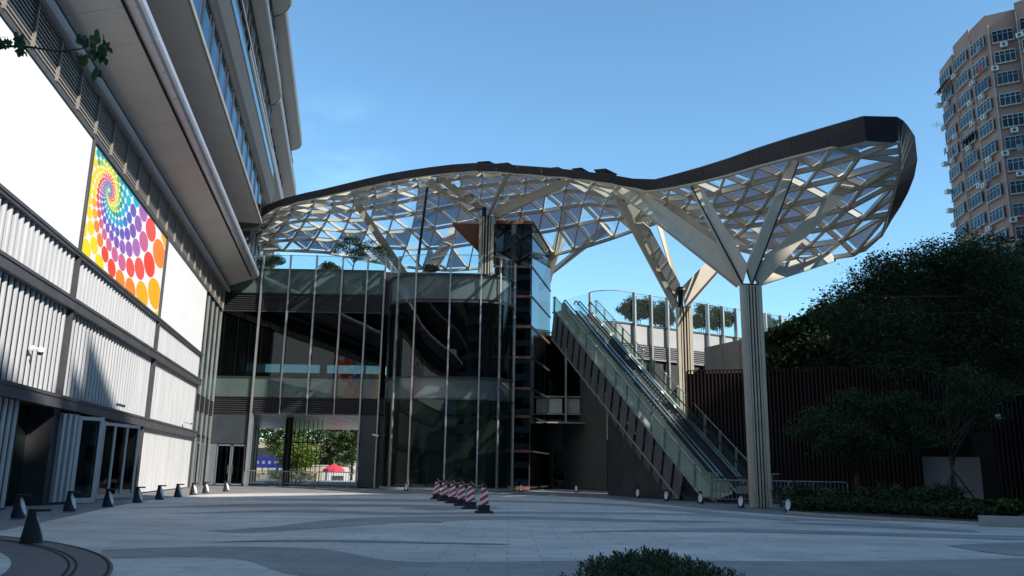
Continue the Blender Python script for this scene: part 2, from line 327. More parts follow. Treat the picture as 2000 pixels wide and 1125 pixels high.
# the light plaza: bounded by the bollard line, left, far and right
edge = gp((-60, 1052), (0, 1037), (120, 1012), (250, 984), (330, 972), (420, 965), (560, 963), (720, 964), (880, 966), (1030, 968), (1150, 972), (1250, 981), (1360, 992), (1450, 1000), (1600, 1011), (1800, 1020), (2100, 1032))
edge = smooth_poly(edge, 5)
ground_sheet('plaza_paving', list(edge) + [Vector((40, -30)), Vector((-40, -30)), Vector((-40, 10))], 0.0, M['gr_light'])
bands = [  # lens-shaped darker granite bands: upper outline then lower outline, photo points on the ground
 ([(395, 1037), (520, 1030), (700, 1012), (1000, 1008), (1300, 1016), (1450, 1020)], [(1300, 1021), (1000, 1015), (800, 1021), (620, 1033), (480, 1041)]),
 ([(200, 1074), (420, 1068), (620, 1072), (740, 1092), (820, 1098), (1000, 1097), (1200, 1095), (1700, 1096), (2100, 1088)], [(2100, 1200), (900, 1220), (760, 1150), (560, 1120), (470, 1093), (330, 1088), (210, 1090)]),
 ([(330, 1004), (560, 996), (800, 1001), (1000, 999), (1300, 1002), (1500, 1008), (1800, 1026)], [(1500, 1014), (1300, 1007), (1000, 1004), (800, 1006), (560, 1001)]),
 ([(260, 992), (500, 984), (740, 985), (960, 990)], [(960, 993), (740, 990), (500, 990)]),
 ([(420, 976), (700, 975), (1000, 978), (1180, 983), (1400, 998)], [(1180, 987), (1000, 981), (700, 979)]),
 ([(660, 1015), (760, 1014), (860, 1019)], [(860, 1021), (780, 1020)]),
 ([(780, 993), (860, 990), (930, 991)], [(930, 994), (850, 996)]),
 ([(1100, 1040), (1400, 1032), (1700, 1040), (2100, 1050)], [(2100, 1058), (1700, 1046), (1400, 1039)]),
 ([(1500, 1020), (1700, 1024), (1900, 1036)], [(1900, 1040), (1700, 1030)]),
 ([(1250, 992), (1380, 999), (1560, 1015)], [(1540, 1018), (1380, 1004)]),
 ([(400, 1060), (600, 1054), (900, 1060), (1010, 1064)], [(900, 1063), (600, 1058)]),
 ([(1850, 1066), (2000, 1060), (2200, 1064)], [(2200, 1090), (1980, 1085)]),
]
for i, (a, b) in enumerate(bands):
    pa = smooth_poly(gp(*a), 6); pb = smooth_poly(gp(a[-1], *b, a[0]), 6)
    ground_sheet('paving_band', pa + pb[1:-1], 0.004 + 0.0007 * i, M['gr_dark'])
# drive circle, lower left: dark ring, light middle, two drain slots
ring_c = Vector((-16.5, 8.0))
MATTE = mat('matte_black', (0.01, 0.01, 0.01), 0.9, 0, 0.2, 3)
def circ(c, r, n=120, a0=0, a1=360): return [Vector((c.x + r * math.cos(R(a0 + (a1 - a0) * i / n)), c.y + r * math.sin(R(a0 + (a1 - a0) * i / n)))) for i in range(n + (0 if a1 - a0 == 360 else 1))]
ground_sheet('drive_circle', circ(ring_c, 11.72), 0.016, M['gr_ring'])
ground_sheet('circle_paving', circ(ring_c, 10.35), 0.020, M['gr_light'])
for r, hw in ((11.66, .022), (11.22, .018), (11.12, .018)):
    mb = MB(); o = circ(ring_c, r + hw); i_ = circ(ring_c, r - hw); n = len(o)
    mb.add([(p.x, p.y, 0.024) for p in o] + [(p.x, p.y, 0.024) for p in i_], [(k, (k + 1) % n, n + (k + 1) % n, n + k) for k in range(n)])
    tag(mb.build('drain_slot', MATTE), kind='structure')
# sunlit street beyond the passage
ground_sheet('street_paving', [Vector(p) for p in ((-60, 99), (30, 99), (30, 150), (-60, 150))], 0.0, M['kerb'])

# ================================================================ LEFT WING (retail building)
LW = thing('retail_building', 'long retail wing with white ribbed cladding, blank white panels and louvred top band', 'building', (*W0, 0))
SE = 38.5                                                     # end of the clad wall, glazing beyond to the corner at 48.2
SC = 47.6
def ribs(s0, s1, z0, z1, n0=0.0, pitch=0.5, wdt=0.25, dep=0.13):
    mb = MB(); s = s0 + 0.12
    while s < s1 - wdt:
        pr = [(s + wdt / 2 + wdt / 2 * math.cos(a), n0 + 0.02 + dep * math.sin(a)) for a in [math.pi * k / 6 for k in range(7)]]
        lo = [W(a, b, z0) for a, b in pr]; hi = [W(a, b, z1) for a, b in pr]
        mb.sheet(lo, hi); mb.add(hi, [tuple(range(len(hi) - 1, -1, -1))]); mb.add(lo, [tuple(range(len(lo)))]); s += pitch
    return mb
# backing wall
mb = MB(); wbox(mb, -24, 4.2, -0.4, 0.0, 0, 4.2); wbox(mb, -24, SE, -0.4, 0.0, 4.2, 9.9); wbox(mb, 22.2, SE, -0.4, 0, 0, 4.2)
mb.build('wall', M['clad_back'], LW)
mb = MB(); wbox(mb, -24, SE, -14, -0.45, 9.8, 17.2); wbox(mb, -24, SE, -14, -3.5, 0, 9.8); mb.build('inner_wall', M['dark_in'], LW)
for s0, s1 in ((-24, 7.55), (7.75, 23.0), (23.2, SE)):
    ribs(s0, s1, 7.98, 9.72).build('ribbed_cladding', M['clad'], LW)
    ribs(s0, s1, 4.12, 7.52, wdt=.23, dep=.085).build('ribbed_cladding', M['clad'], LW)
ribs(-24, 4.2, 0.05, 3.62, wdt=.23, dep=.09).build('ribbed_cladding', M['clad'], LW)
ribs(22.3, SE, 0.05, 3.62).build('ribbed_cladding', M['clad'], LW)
for z0, z1, nn in ((9.72, 9.95, 0.26), (7.52, 7.98, 0.34), (3.62, 4.12, 0.40)):
    mb = MB(); wbox(mb, -24, SE + 0.1, 0.0, nn, z0, z1); wbox(mb, -24, SE + 0.1, nn, nn + 0.04, z1 - 0.12, z1); mb.build('ledge', M['ledge'], LW)
for s in (7.65, 23.1):
    mb = MB(); wbox(mb, s - 0.1, s + 0.1, 0.0, 0.24, 4.12, 7.52); wbox(mb, s - 0.1, s + 0.1, 0.0, 0.24, 7.98, 9.72); wbox(mb, s - .1, s + .1, 0.0, 0.22, 9.95, 14.9); mb.build('divider', M['ledge'], LW)
for s0, s1 in ((-24, 7.5), (23.25, SE - 0.15)):
    mb = MB(); wbox(mb, s0, s1, 0.0, 0.14, 9.98, 14.8); mb.build('blank_panel', M['white_panel'], LW)
mb = MB(); wbox(mb, -24, SE, 0.0, 0.2, 14.83, 15.02); mb.build('ledge', M['ledge'], LW)
# louvre frieze with posts
mb = MB()
z = 15.1
while z < 16.75:
    mb.sheet([W(-24, 0.05, z), W(SC, 0.05, z)], [W(-24, 0.17, z - 0.05), W(SC, 0.17, z - 0.05)]); wbox(mb, -24, SC, 0.14, 0.17, z - 0.10, z - 0.03); z += 0.165
mb.build('louvre_frieze', M['louvre'], LW)
mb = MB(); wbox(mb, -24, SC, -0.1, 0.0, 14.95, 16.95); mb.build('frieze_backing', M['dark_metal'], LW)
s = -22
while s < SC:
    mb = MB(); wbox(mb, s, s + 0.09, 0.17, 0.27, 15.02, 16.75); mb.build('post', M['louvre'], LW); s += 2.45
mb = MB(); wext(mb, [(0.02, 16.78), (0.55, 16.62), (0.62, 16.72), (0.62, 16.92), (0.5, 17.0), (0.02, 17.0)], -24, SC - 0.3); mb.build('gutter', M['tube'], LW)
# roof overhang: soffit panels, aluminium nosing
mb = MB(); s = -24
while s < 46.5:
    e = min(s + 2.6, 47.0)
    mb.slab([W(s + 0.02, 0.35, 17.45), W(e, 0.35, 17.45), W(e, 2.25, 18.05), W(s + 0.02, 2.25, 18.05)], 0.1); s = e
mb.build('soffit', M['soffit'], LW)
mb = MB(); wext(mb, [(-6, 17.1), (0.35, 17.1), (0.35, 17.6), (2.3, 18.2), (2.3, 18.8), (-6, 18.8)], -24, 46.9); mb.build('roof', M['dark_metal'], LW)
s = -24
for k in range(100):
    if s > 46.5: break
    e = min(s + 2.6, 47.0); mb = MB(); pr = [(2.62 + 0.36 * math.cos(a), 18.33 + 0.36 * math.sin(a)) for a in [2 * math.pi * i / 16 for i in range(16)]]
    wext(mb, pr, s + 0.025, e); mb.build('nosing', M['tube'], LW, smooth=False); s = e
mb = MB(); mb.slab([W(47.02, 0.3, 17.1), W(47.02, 2.9, 18.1), W(47.02, 2.9, 18.7), W(47.02, 0.3, 18.9)], -0.06); mb.build('end_cap', M['soffit'], LW)
# glazed end of the wing
mb = MB(); wbox(mb, SE, SC, -0.06, -0.02, 4.0, 14.95); mb.build('glazing', G['haze'], LW)
mb = MB(); wbox(mb, SE, SC, -4, -2.5, 0, 15); mb.build('inner_wall', M['pale_wall'], LW)
for s in (SE + 0.08, 40.6, 42.9, 45.2, SC - 0.1):
    mb = MB(); wbox(mb, s - 0.05, s + 0.05, -0.02, 0.07, 0, 15.0); mb.build('mullion', M['mullion'], LW)
for z0, z1, m_ in ((7.0, 8.9, 'spandrel'),):
    mb = MB(); wbox(mb, SE + .15, SC, -0.2, -0.08, z0, z1); mb.build('spandrel', M[m_], LW)
mb = MB(); z = 5.8
while z < 7.0: wbox(mb, SE + .15, SC, -0.018, 0.06, z, z + 0.07); z += 0.16
mb.build('louvre', M['louvre_dark'], LW)
mb = MB(); wbox(mb, SE + .15, SC, -0.3, -0.2, 0, 5.8); mb.build('dark_panel', M['panel_dark'], LW)
for s in (41, 43.8):
    mb = MB(); wbox(mb, s, s + 0.08, -0.18, -0.05, 0, 3.3); wbox(mb, s + 1.0, s + 1.08, -0.18, -0.05, 0, 3.3); wbox(mb, s + 2.0, s + 2.08, -0.18, -0.05, 0, 3.3); wbox(mb, s, s + 2.08, -0.18, -0.05, 3.3, 3.42)
    d = mb.build('door', M['door_frame'], LW); mb = MB(); wbox(mb, s + .08, s + 2.0, -0.13, -0.1, 0.1, 3.3); mb.build('pane', G['window'], d)
# openings and folding ribbed doors near the camera end
mb = MB(); wbox(mb, 4.2, 22.2, -1.6, -1.5, 0, 4.2); wbox(mb, 4.1, 4.2, -1.5, 0.0, 0, 3.62); wbox(mb, 22.1, 22.2, -1.5, 0.1, 0, 3.62); mb.build('recess', M['dark_in'], LW)
mb = MB(); wbox(mb, 4.2, 22.2, -1.5, 0.0, 3.7, 3.8); mb.build('recess_ceiling', M['dark_metal'], LW)
for s0, s1 in ((4.3, 7.4), (18.2, 21.6)):
    mb = MB(); wbox(mb, s0, s1, -0.75, -0.71, 0.1, 3.62); p = mb.build('shop_window', G['green'], LW)
    mb = MB(); wbox(mb, s0, s0 + .09, -0.8, -0.66, 0, 3.62); wbox(mb, s1 - .09, s1, -0.8, -0.66, 0, 3.62); wbox(mb, (s0 + s1) / 2 - .04, (s0 + s1) / 2 + .04, -.8, -.66, 0, 3.62); mb.build('frame', M['dark_metal'], p)
mb = MB(); wbox(mb, 21.65, 22.1, -0.4, 0.25, 0, 3.62); mb.build('pier', M['ledge'], LW)
mb = MB(); wbox(mb, 7.45, 8.1, -0.8, 0.1, 0, 3.62); mb.build('pier', M['dark_metal'], LW)
def leaf_door(s0, n0, s1, n1, ribbed, zt=3.45, k=3):
    A = W(s0, n0, 0); B = W(s1, n1, 0); d = (B - A); Ln = d.length; d.normalize(); nn = Vector((d.y, -d.x, 0))
    if nn.dot(Vector((WN.x, WN.y, 0))) < 0: nn = -nn
    if ribbed:
        mb = MB(); mb.beam(A + Vector((0, 0, zt / 2 + .05)), B + Vector((0, 0, zt / 2 + .05)), 0.08, zt); o = mb.build('door_leaf', M['door_frame'], LW)
        mb = MB(); q = 0.12
        while q < Ln - 0.1:
            c = A + d * q + nn * 0.1; mb.beam(c + Vector((0, 0, 0.08)), c + Vector((0, 0, zt)), 0.16, 0.14, up=d); q += 0.34
        mb.build('rib', M['clad'], o)
    else:
        mb = MB(); up = Vector((0, 0, 1))
        for f in [i / k for i in range(k + 1)]:
            c = A + d * (Ln * f); mb.beam(c + up * .03, c + up * zt, 0.12, 0.16, up=d)
        mb.beam(A + up * .1, B + up * .1, 0.14, 0.2); mb.beam(A + up * (zt - .08), B + up * (zt - .08), 0.14, 0.14)
        o = mb.build('door_leaf', M['clad'], LW); mb = MB(); mb.beam(A + up * zt / 2, B + up * zt / 2, 0.03, zt - 0.3); mb.build('pane', G['window'], o)
leaf_door(8.1, 0.1, 9.2, 0.5, True); leaf_door(9.25, 0.55, 9.9, 1.2, False, k=1); leaf_door(10.2, 0.75, 13.4, 0.35, True)
leaf_door(13.5, 0.3, 16.7, 1.15, False, k=3)
# mural of coloured dots: flat print on the panel between the blank ones
MU = thing('wall_mural', 'square print of rainbow coloured dots spiralling out of a centre, between two blank white panels', 'mural', (*W(15.4, 0.1, 9.98).xy, 9.98))
mb = MB(); wbox(mb, 7.8, 22.95, 0.0, 0.10, 9.98, 14.8); mb.build('backing', M['white_panel'], MU)
import colorsys
def plain(name, c, rough=0.5):
    m = bpy.data.materials.new(name); m.use_nodes = True; b = m.node_tree.nodes['Principled BSDF']; b.inputs['Base Color'].default_value = (*c, 1); b.inputs['Roughness'].default_value = rough
    m.diffuse_color = (*c, 1); return m
keys = [(0.0, (0.85, 0.07, 0.04)), (0.09, (0.95, 0.38, 0.02)), (0.17, (0.90, 0.78, 0.01)), (0.26, (0.55, 0.72, 0.02)), (0.38, (0.01, 0.30, 0.10)), (0.50, (0.01, 0.45, 0.62)), (0.62, (0.07, 0.14, 0.52)), (0.74, (0.20, 0.09, 0.42)), (0.86, (0.42, 0.16, 0.45)), (0.95, (0.85, 0.10, 0.08)), (1.0, (0.85, 0.07, 0.04))]
NC = 20; cols = []
for i in range(NC):
    h = i / NC
    for (a, ca), (b, cb) in zip(keys, keys[1:]):
        if a <= h < b: t = (h - a) / (b - a); cols.append(tuple(ca[j] * (1 - t) + cb[j] * t for j in range(3))); break
dm = [plain('print_colour', c) for c in cols]
mb = MB(); cx, cy = 213.0, 372.0; ga = math.pi * (3 - 5 ** 0.5); Ne = 100.0
s_lo, s_hi, z_lo, z_hi = 7.84, 22.9, 10.02, 14.76
k = 0
while True:
    r = 3.5 * math.exp(k / Ne)
    if r > 330: break
    a = k * ga; k += 1; rad = r * 0.122
    th = a % (2 * math.pi); hue = min(1.2 if th < 3.9 else 1.5, 1.14 + 0.46 * math.log(r / 232) + th / (2 * math.pi) - 0.13 * math.sin(th) - 0.07 * math.cos(th) + 0.13 * max(0, -math.cos(th))) % 1.0
    pts = []
    for q in range(14):
        b_ = 2 * math.pi * q / 14; dx = r * math.cos(a) + rad * math.cos(b_); dy = r * math.sin(a) + rad * math.sin(b_)
        xx = cx + dx * 0.44; yy = cy + dy + dx * 0.44 * 0.62
        if xx < 60 or xx > 400: pts = None; break
        pts.append(wallsz(xx, yy, 0.104))
    if not pts: continue
    sc = sum(p[0] for p in pts) / 14; zc = sum(p[1] for p in pts) / 14
    pts = [(min(max(p[0], s_lo), s_hi), min(max(p[1], z_lo), z_hi)) for p in pts]
    if max(p[0] for p in pts) - min(p[0] for p in pts) < 0.01 or max(p[1] for p in pts) - min(p[1] for p in pts) < 0.01: continue
    if not (s_lo - 1.2 < sc < s_hi + 1.2): continue
    cl = []
    for p in pts:
        if not cl or (abs(p[0] - cl[-1][0]) + abs(p[1] - cl[-1][1])) > 1e-4: cl.append(p)
    if len(cl) < 3: continue
    mb.add([W(p[0], 0.104, p[1]) for p in cl], [tuple(range(len(cl)))], int(hue * NC) % NC)
mb.build('printed_dots', dm, MU)

# ================================================================ OFFICE TOWER over the wing
TW = thing('office_tower', 'tall grey office tower with stacked curved balconies leaning over the retail wing', 'tower', (*W(20, -8, 0).xy, 0))
def rounded(s0, s1, n_out, n_in, r=2.2, k=8):
    """plan outline from near end to a rounded far end (s,n list, outer edge then round corner, back to n_in)"""
    p = [(s0, n_out)]
    for i in range(k + 1):
        a = math.pi / 2 * i / k; p.append((s1 - r + r * math.sin(a), n_out - r + r * math.cos(a)))
    p.append((s1, n_in)); return p
def wslab(mb, pl, z0, z1, m=0, back=-8):
    pts = [W(s, n, 0).xy for s, n in pl + [(pl[0][0], back)]] if pl[-1][1] == back else [W(s, n, 0).xy for s, n in pl + [(pl[-1][0], back), (pl[0][0], back)]]
    mb.prism([(p.x, p.y) for p in reversed(pts)], z0, z1, m)
# soffit of the lowest overhang
mb = MB(); s = -30
while s < 43.0:
    e = min(s + 2.9, 43.2); mb.slab([W(s + 0.02, -3.0, 22.05), W(e, -3.0, 22.05), W(e, 0.35, 22.05), W(s + 0.02, 0.35, 22.05)], 0.1)
    mb.slab([W(s + 0.02, 0.39, 22.05), W(e, 0.39, 22.05), W(e, 3.1, 22.05), W(s + 0.02, 3.1, 22.05)], 0.1); s = e
mb.build('soffit', M['soffit'], TW)
mb = MB(); wslab(mb, rounded(-30, 46.0, 3.0, -8, 2.8), 22.18, 22.9); mb.build('overhang_slab', M['tower_dark'], TW)
def path(n, s0, s1, nref, r, k=8):
    rr = max(0.05, n - nref + r); p = [(s0, n)]
    for i in range(k + 1):
        a = math.pi / 2 * i / k; p.append((s1 - r + rr * math.sin(a), nref - r + rr * math.cos(a)))
    p.append((s1 - r + rr, nref - r - 6)); return p
def sweep(name, m, prof, s0, s1, nref, r, parent=TW):
    mb = MB(); rows = [[W(a, b, z) for a, b in path(n, s0, s1, nref, r)] for n, z in prof]
    for a, b in zip(rows, rows[1:]): mb.sheet(a, b)
    return mb.build(name, m, parent)
def strip(n, z0, z1, s0, s1, nref, r, pitch=1.45, pier=2, pw=.5):
    wn = sweep('window_band', G['blue'], [(n, z0), (n, z1)], s0, s1, nref, r); mb = MB(); q = s0 + .4
    while q < s1 - r: wbox(mb, q, q + .05, n - .02, n + .02, z0, z1); q += pitch
    wbox(mb, s0, s1 - r, n - .02, n + .035, z0, z0 + .09); wbox(mb, s0, s1 - r, n - .02, n + .035, z1 - .09, z1)
    q = s0 + 1.0
    while pier and q < s1 - r - .6: wbox(mb, q, q + pw, n - .03, n + .03, z0 + .1, z1 - .02, 1); q += pitch * pier
    mb.build('frame', [M['tower_dark'], M['rubber']], wn)
    return wn
def fl_(s0, e, r, pts):
    """one storey: pts = dict of n,z levels worked out from the section"""
    for nm, m_, pr_ in pts: sweep(nm, M[m_], pr_, s0, e, pts[0][2][0][0], r)
# gutter, first window row, storey A (dark fascia), storey B, storey C
sweep('gutter', M['louvre'], [(3.1, 22.0), (3.22, 22.0), (3.24, 22.25), (3.1, 22.3)], -30, 46.2, 3.2, 3.0)
strip(3.05, 22.3, 24.8, -30, 46, 3.2, 3.0, 2.9, 1, .5)
sweep('balcony_soffit', M['soffit'], [(2.0, 24.82), (3.25, 24.9)], -30, 50.5, 3.6, 2.8)
sweep('parapet', M['tower_dark'], [(3.25, 24.9), (3.42, 25.2), (3.62, 26.7), (3.45, 26.75)], -30, 50.5, 3.6, 2.8)
sweep('coping', M['mullion'], [(3.60, 26.68), (3.68, 26.72), (3.66, 26.80), (3.5, 26.8)], -30, 50.5, 3.6, 2.8)
sweep('glass_balustrade', G['clear'], [(3.5, 26.8), (3.5, 28.0)], -30, 49.5, 3.6, 2.8)
strip(3.3, 26.8, 29.7, -30, 48.5, 3.6, 2.8, 1.9, 0)
sweep('transom', M['mullion'], [(3.32, 29.65), (3.44, 29.65), (3.44, 29.8), (3.32, 29.8)], -30, 47.5, 3.6, 2.8)
strip(3.3, 29.8, 32.3, -30, 46, 3.6, 2.8, 1.45, 3, .6)
sweep('balcony_soffit', M['soffit'], [(2.2, 32.3), (3.3, 32.32), (4.2, 32.45)], -30, 43, 4.3, 2.9)
sweep('parapet', M['tower_wall'], [(4.2, 32.45), (4.3, 32.6), (4.15, 33.8), (4.0, 33.85)], -30, 43, 4.3, 2.9)
sweep('coping', M['mullion'], [(4.22, 32.4), (4.34, 32.5), (4.34, 32.62), (4.28, 32.64)], -30, 43, 4.3, 2.9)
strip(3.85, 33.8, 36.2, -30, 42, 4.3, 2.9, 1.45, 3, .6)
sweep('balcony_soffit', M['soffit'], [(2.2, 36.2), (3.85, 36.22), (5.2, 36.4)], -30, 34.5, 5.3, 2.8)
sweep('parapet', M['tower_wall'], [(5.2, 36.4), (5.3, 36.6), (5.2, 38.0), (4.9, 38.1)], -30, 34.5, 5.3, 2.8)
sweep('coping', M['mullion'], [(5.22, 36.35), (5.34, 36.45), (5.34, 36.58), (5.28, 36.6)], -30, 34.5, 5.3, 2.8)
# further lobe of the tower, beyond the rounded ends
strip(3.2, 38.0, 41, 20, 66, 4.4, 2.6, 1.45, 3, .6)
for n_, z_, e_ in ((4.5, 37.4, 66), (3.9, 33.0, 72), (3.3, 28.9, 68), (2.9, 25.0, 66)):
    sweep('balcony_soffit', M['soffit'], [(1.6, z_ - .05), (n_ - .8, z_), (n_, z_ + .1)], 26, e_, n_, 2.4)
    sweep('parapet', M['tower_wall'], [(n_, z_ + .1), (n_ + .12, z_ + .3), (n_ + .02, z_ + 1.4), (n_ - .2, z_ + 1.45)], 26, e_, n_, 2.4)
    sweep('coping', M['mullion'], [(n_ + .02, z_ + .05), (n_ + .14, z_ + .15), (n_ + .14, z_ + .27)], 26, e_, n_, 2.4)
    strip(n_ - .55, z_ + 1.4, z_ + 4.3, 26, e_ - .6, n_, 2.4, 1.45, 3, .6)
mb = MB(); wslab(mb, [(-30, 2.0), (34, 2.0), (34, -8)], 22.9, 46); mb.build('core', M['dark_in'], TW)
mb = MB(); wslab(mb, [(50, 1.6), (74, 1.6), (74, -8)], 0.0, 42.5); wslab(mb, [(34, 1.6), (50, 1.6), (50, -8)], 23.0, 42.5); mb.build('core', M['tower_wall'], TW)
for q in range(48, 74, 3):
    mb = MB(); wbox(mb, q, q + 0.12, 1.6, 1.72, 0.1 if q > 50 else 23, 42); mb.build('mullion', M['mullion'], TW)
# ================================================================ GLASS BUILDING with terrace, drum and passage
YF = 72.0; YB = 99.0; YU = 86.0
GB = thing('glass_building', 'three storey glass fronted building with a curved glass drum, roof terrace and open passage', 'building', (-12, YF, 0))
fx = [atY(p, 505, YF).x for p in (443, 516, 569, 620, 671, 720, 754)]
Z0, ZL, ZS, ZW, ZLT, ZST, ZT, ZR = 0.0, 6.05, 7.5, 9.28, 15.05, 16.74, 18.94, 20.2
XP0, XP1 = atY(487, 900, YF).x, atY(697, 900, YF).x            # the passage
def louvre(x0, x1, y, z0, z1, m, parent, pitch=0.19):
    mb = MB(); z = z0 + 0.06
    while z < z1 - 0.05:
        mb.add([(x0, y, z), (x1, y, z), (x1, y + 0.14, z + 0.12), (x0, y + 0.14, z + 0.12)], [(0, 1, 2, 3)]); mb.box(x0, x1, y - 0.012, y, z - 0.012, z + 0.022); z += pitch
    mb.box(x0, x1, y + 0.16, y + 0.2, z0, z1)
    return mb.build('louvre', m, parent)
for i in range(6):
    a, b = fx[i] + 0.07, fx[i + 1] - 0.07
    mb = MB(); mb.box(a, b, YF + .10, YF + .14, ZST, ZT); mb.build('spandrel', M['spandrel'], GB)
    mb = MB(); mb.box(a, b, YF + .10, YF + .14, ZS, ZW - 0.05); mb.build('spandrel', M['spandrel'], GB)
    mb = MB(); mb.box(a, b, YF + .02, YF + .05, ZW, ZLT); mb.build('window', G['window'], GB)
    for za, zb_ in ((ZS + .02, ZW - .05), (ZST + .03, ZT - .05)): mb = MB(); mb.box(a, b, YF + .01, YF + .04, za, zb_); mb.build('glass_skin', G['clear'], GB)
    louvre(a, b, YF + .05, ZLT, ZST - 0.03, M['louvre_dark'], GB)
    louvre(a, b, YF + .05, ZL + .1, ZS - 0.03, M['louvre_dark'], GB)
    mb = MB(); mb.box(a, b, YF - .01, YF + .01, ZT + .04, ZR); mb.build('rail_glass', G['clear'], GB)
mb = MB()
for z in (ZW - .05, ZLT, ZST - .03, ZS - .02, ZL + .02): mb.box(fx[0], fx[-1], YF - .02, YF + .10, z - .02, z + .05)
mb.box(fx[0], fx[-1], YF - .05, YF + .35, ZT - .04, ZT + .035); mb.build('transom', M['dark_metal'], GB)
mb = MB(); mb.box(fx[0], fx[-1], YF - .03, YF + .03, ZR, ZR + .04); mb.build('rail', M['mullion'], GB)
for i, x in enumerate(fx):
    z0 = 0 if i in (0, 1, 5, 6) else ZS - 0.1
    mb = MB(); mb.box(x - .065, x + .065, YF - .20, YF + .02, z0, ZR + .04); mb.build('mullion', M['mullion'], GB)
for x in fx[2:5]:
    mb = MB(); mb.box(x - .04, x + .04, YF - .06, YF + .02, ZL, ZS - .1); mb.build('mullion', M['mullion'], GB)
# solid parts of the building behind the skin
mb = MB()
mb.box(-34, fx[0] + .1, YF + .25, YF + .7, 0, ZL); mb.box(-34, fx[0] + .1, YF + .25, YU, ZL + .12, ZT - .1)
mb.box(fx[0] + .1, XP0 - .15, YF + .4, YF + .7, 0, ZL); mb.box(-38, -37, YF, YB, 0, ZL); mb.box(XP1 + .1, fx[6] + .6, YF + .4, YB, 0, ZL)
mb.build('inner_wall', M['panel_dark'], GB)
mb = MB(); mb.box(fx[0], 1.6, YF + .35, YB, ZL + .12, ZS + .1); mb.box(fx[0], 1.6, YF + .35, YU, ZLT, ZT - .05)
mb.box(fx[0], 1.6, YU - .4, YU, ZS + .1, 11.2); mb.box(fx[0], 1.6, YU - .4, YU, 12.1, ZLT); mb.box(1.45, 1.7, YF + .4, YU, 0, ZLT)
for q in range(9): mb.box(-24 + q * 2.9, -23.8 + q * 2.9, YU - .3, YU - .1, 11.2, 12.1)
for q in range(3): mb.box(-19 + q * 6, -18.4 + q * 6, 82, 82.6, ZS, ZLT)
mb.build('floor_slab', M['dark_in'], GB)
mb = MB(); mb.box(-37, XP1 + .1, YF + .72, YB, ZL + .02, ZL + .11); mb.box(XP0, XP1, YF + .22, YF + .72, ZL + .02, ZL + .11); mb.build('passage_ceiling', M['ceil'], GB)
mb = MB()
for q in range(1, 9): mb.box(-37, XP1, YF + q * 3, YF + q * 3 + .05, ZL + .012, ZL + .018)
for q in range(-5, 5): mb.box(XP0 + q * 1.9, XP0 + q * 1.9 + .05, YF + .8, YB, ZL + .014, ZL + .0185)
mb.build('ceiling_joint', M['dark_metal'], GB)
mb = MB(); mb.tube([(XP0 + 1.9, YF + 5, 0), (XP0 + 1.9, YF + 5, ZL)], 0.33, 16); mb.build('passage_column', M['rubber'], GB)
mb = MB()
for q in range(9): mb.tube([(XP0 + .5 + q * .44, YF + 9, 0), (XP0 + .5 + q * .44, YF + 9, ZL)], 0.035, 6)
mb.box(XP0 + .4, XP0 + 4.2, YF + 8.97, YF + 9.03, 3.9, 4.0); mb.build('grille', M['dark_metal'], GB)
mb = MB(); mb.box(fx[5] + .07, fx[6] - .07, YF + .05, YF + .1, 0.05, ZL); mb.build('wall_panel', M['panel_dark'], GB)
mb = MB(); mb.box(XP1 + 0.0, fx[5] - .07, YF + .05, YF + .35, 0.0, ZL); mb.build('pier', M['door_frame'], GB); mb = MB(); mb.box(fx[1] - .05, XP0, YF - .1, YF + .35, 0.0, ZL); mb.build('pier', M['door_frame'], GB)
mb = MB(); mb.box(fx[0], fx[1] - .07, YF + .05, YF + .1, 3.5, ZL); mb.build('wall_panel', M['panel_dark'], GB)
# double glass door, far left bay
xd = fx[0] + .2
for k in (0, 1):
    x0 = xd + .5 + k * 1.3; mb = MB()
    mb.box(x0, x0 + .1, YF - .02, YF + .05, .05, 3.4); mb.box(x0 + 1.15, x0 + 1.25, YF - .02, YF + .05, .05, 3.4); mb.box(x0, x0 + 1.25, YF - .02, YF + .05, 3.3, 3.42); mb.box(x0, x0 + 1.25, YF - .02, YF + .05, .04, .16)
    d = mb.build('door', M['door_frame'], GB); mb = MB(); mb.box(x0 + .1, x0 + 1.15, YF + .01, YF + .03, .16, 3.3); mb.build('pane', G['window'], d)
    mb = MB(); hx = x0 + (1.08 if k == 0 else .17); mb.tube([(hx, YF - .08, 1.0), (hx, YF - .08, 1.7)], .02, 6); mb.build('handle', M['stainless'], d)
mb = MB(); mb.box(xd + 3.15, fx[1] - .3, YF - .02, YF + .06, .05, 3.45); mb.build('wall_panel', M['door_frame'], GB); mb = MB(); mb.box(fx[0], xd + .45, YF - .02, YF + .06, .05, 3.45); mb.build('wall_panel', M['door_frame'], GB)
# ---- drum: rounded plan
def drumplan():
    P = [(-10.85, 72.0), (-10.75, 70.9), (-10.3, 69.7), (-9.4, 68.75), (-8.1, 68.2), (-5.2, 68.0), (-2.6, 68.0), (-1.3, 68.35), (-.35, 69.2), (.15, 70.4), (.3, 72.0)]
    return [Vector(p) for p in smooth_poly(P, 4)]
DP = drumplan()
def dshift(d):
    out = []
    for i, p in enumerate(DP):
        t = (DP[min(i + 1, len(DP) - 1)] - DP[max(i - 1, 0)]).normalized(); out.append(p + Vector((-t.y, t.x)) * d)
    return out
def dband(name, m, z0, z1, d, smooth=True):
    q = dshift(d); mb = MB(); mb.sheet([(p.x, p.y, z0) for p in q], [(p.x, p.y, z1) for p in q]); return mb.build(name, m, GB, smooth)
dband('drum_glass', G['green'], 0.2, 7.3, 0); dband('drum_glass', G['window'], 9.05, 15.4, 0); dband('glass_skin', G['clear'], 7.3, 9.05, 0); dband('glass_skin', G['clear'], 15.4, 17.75, 0)
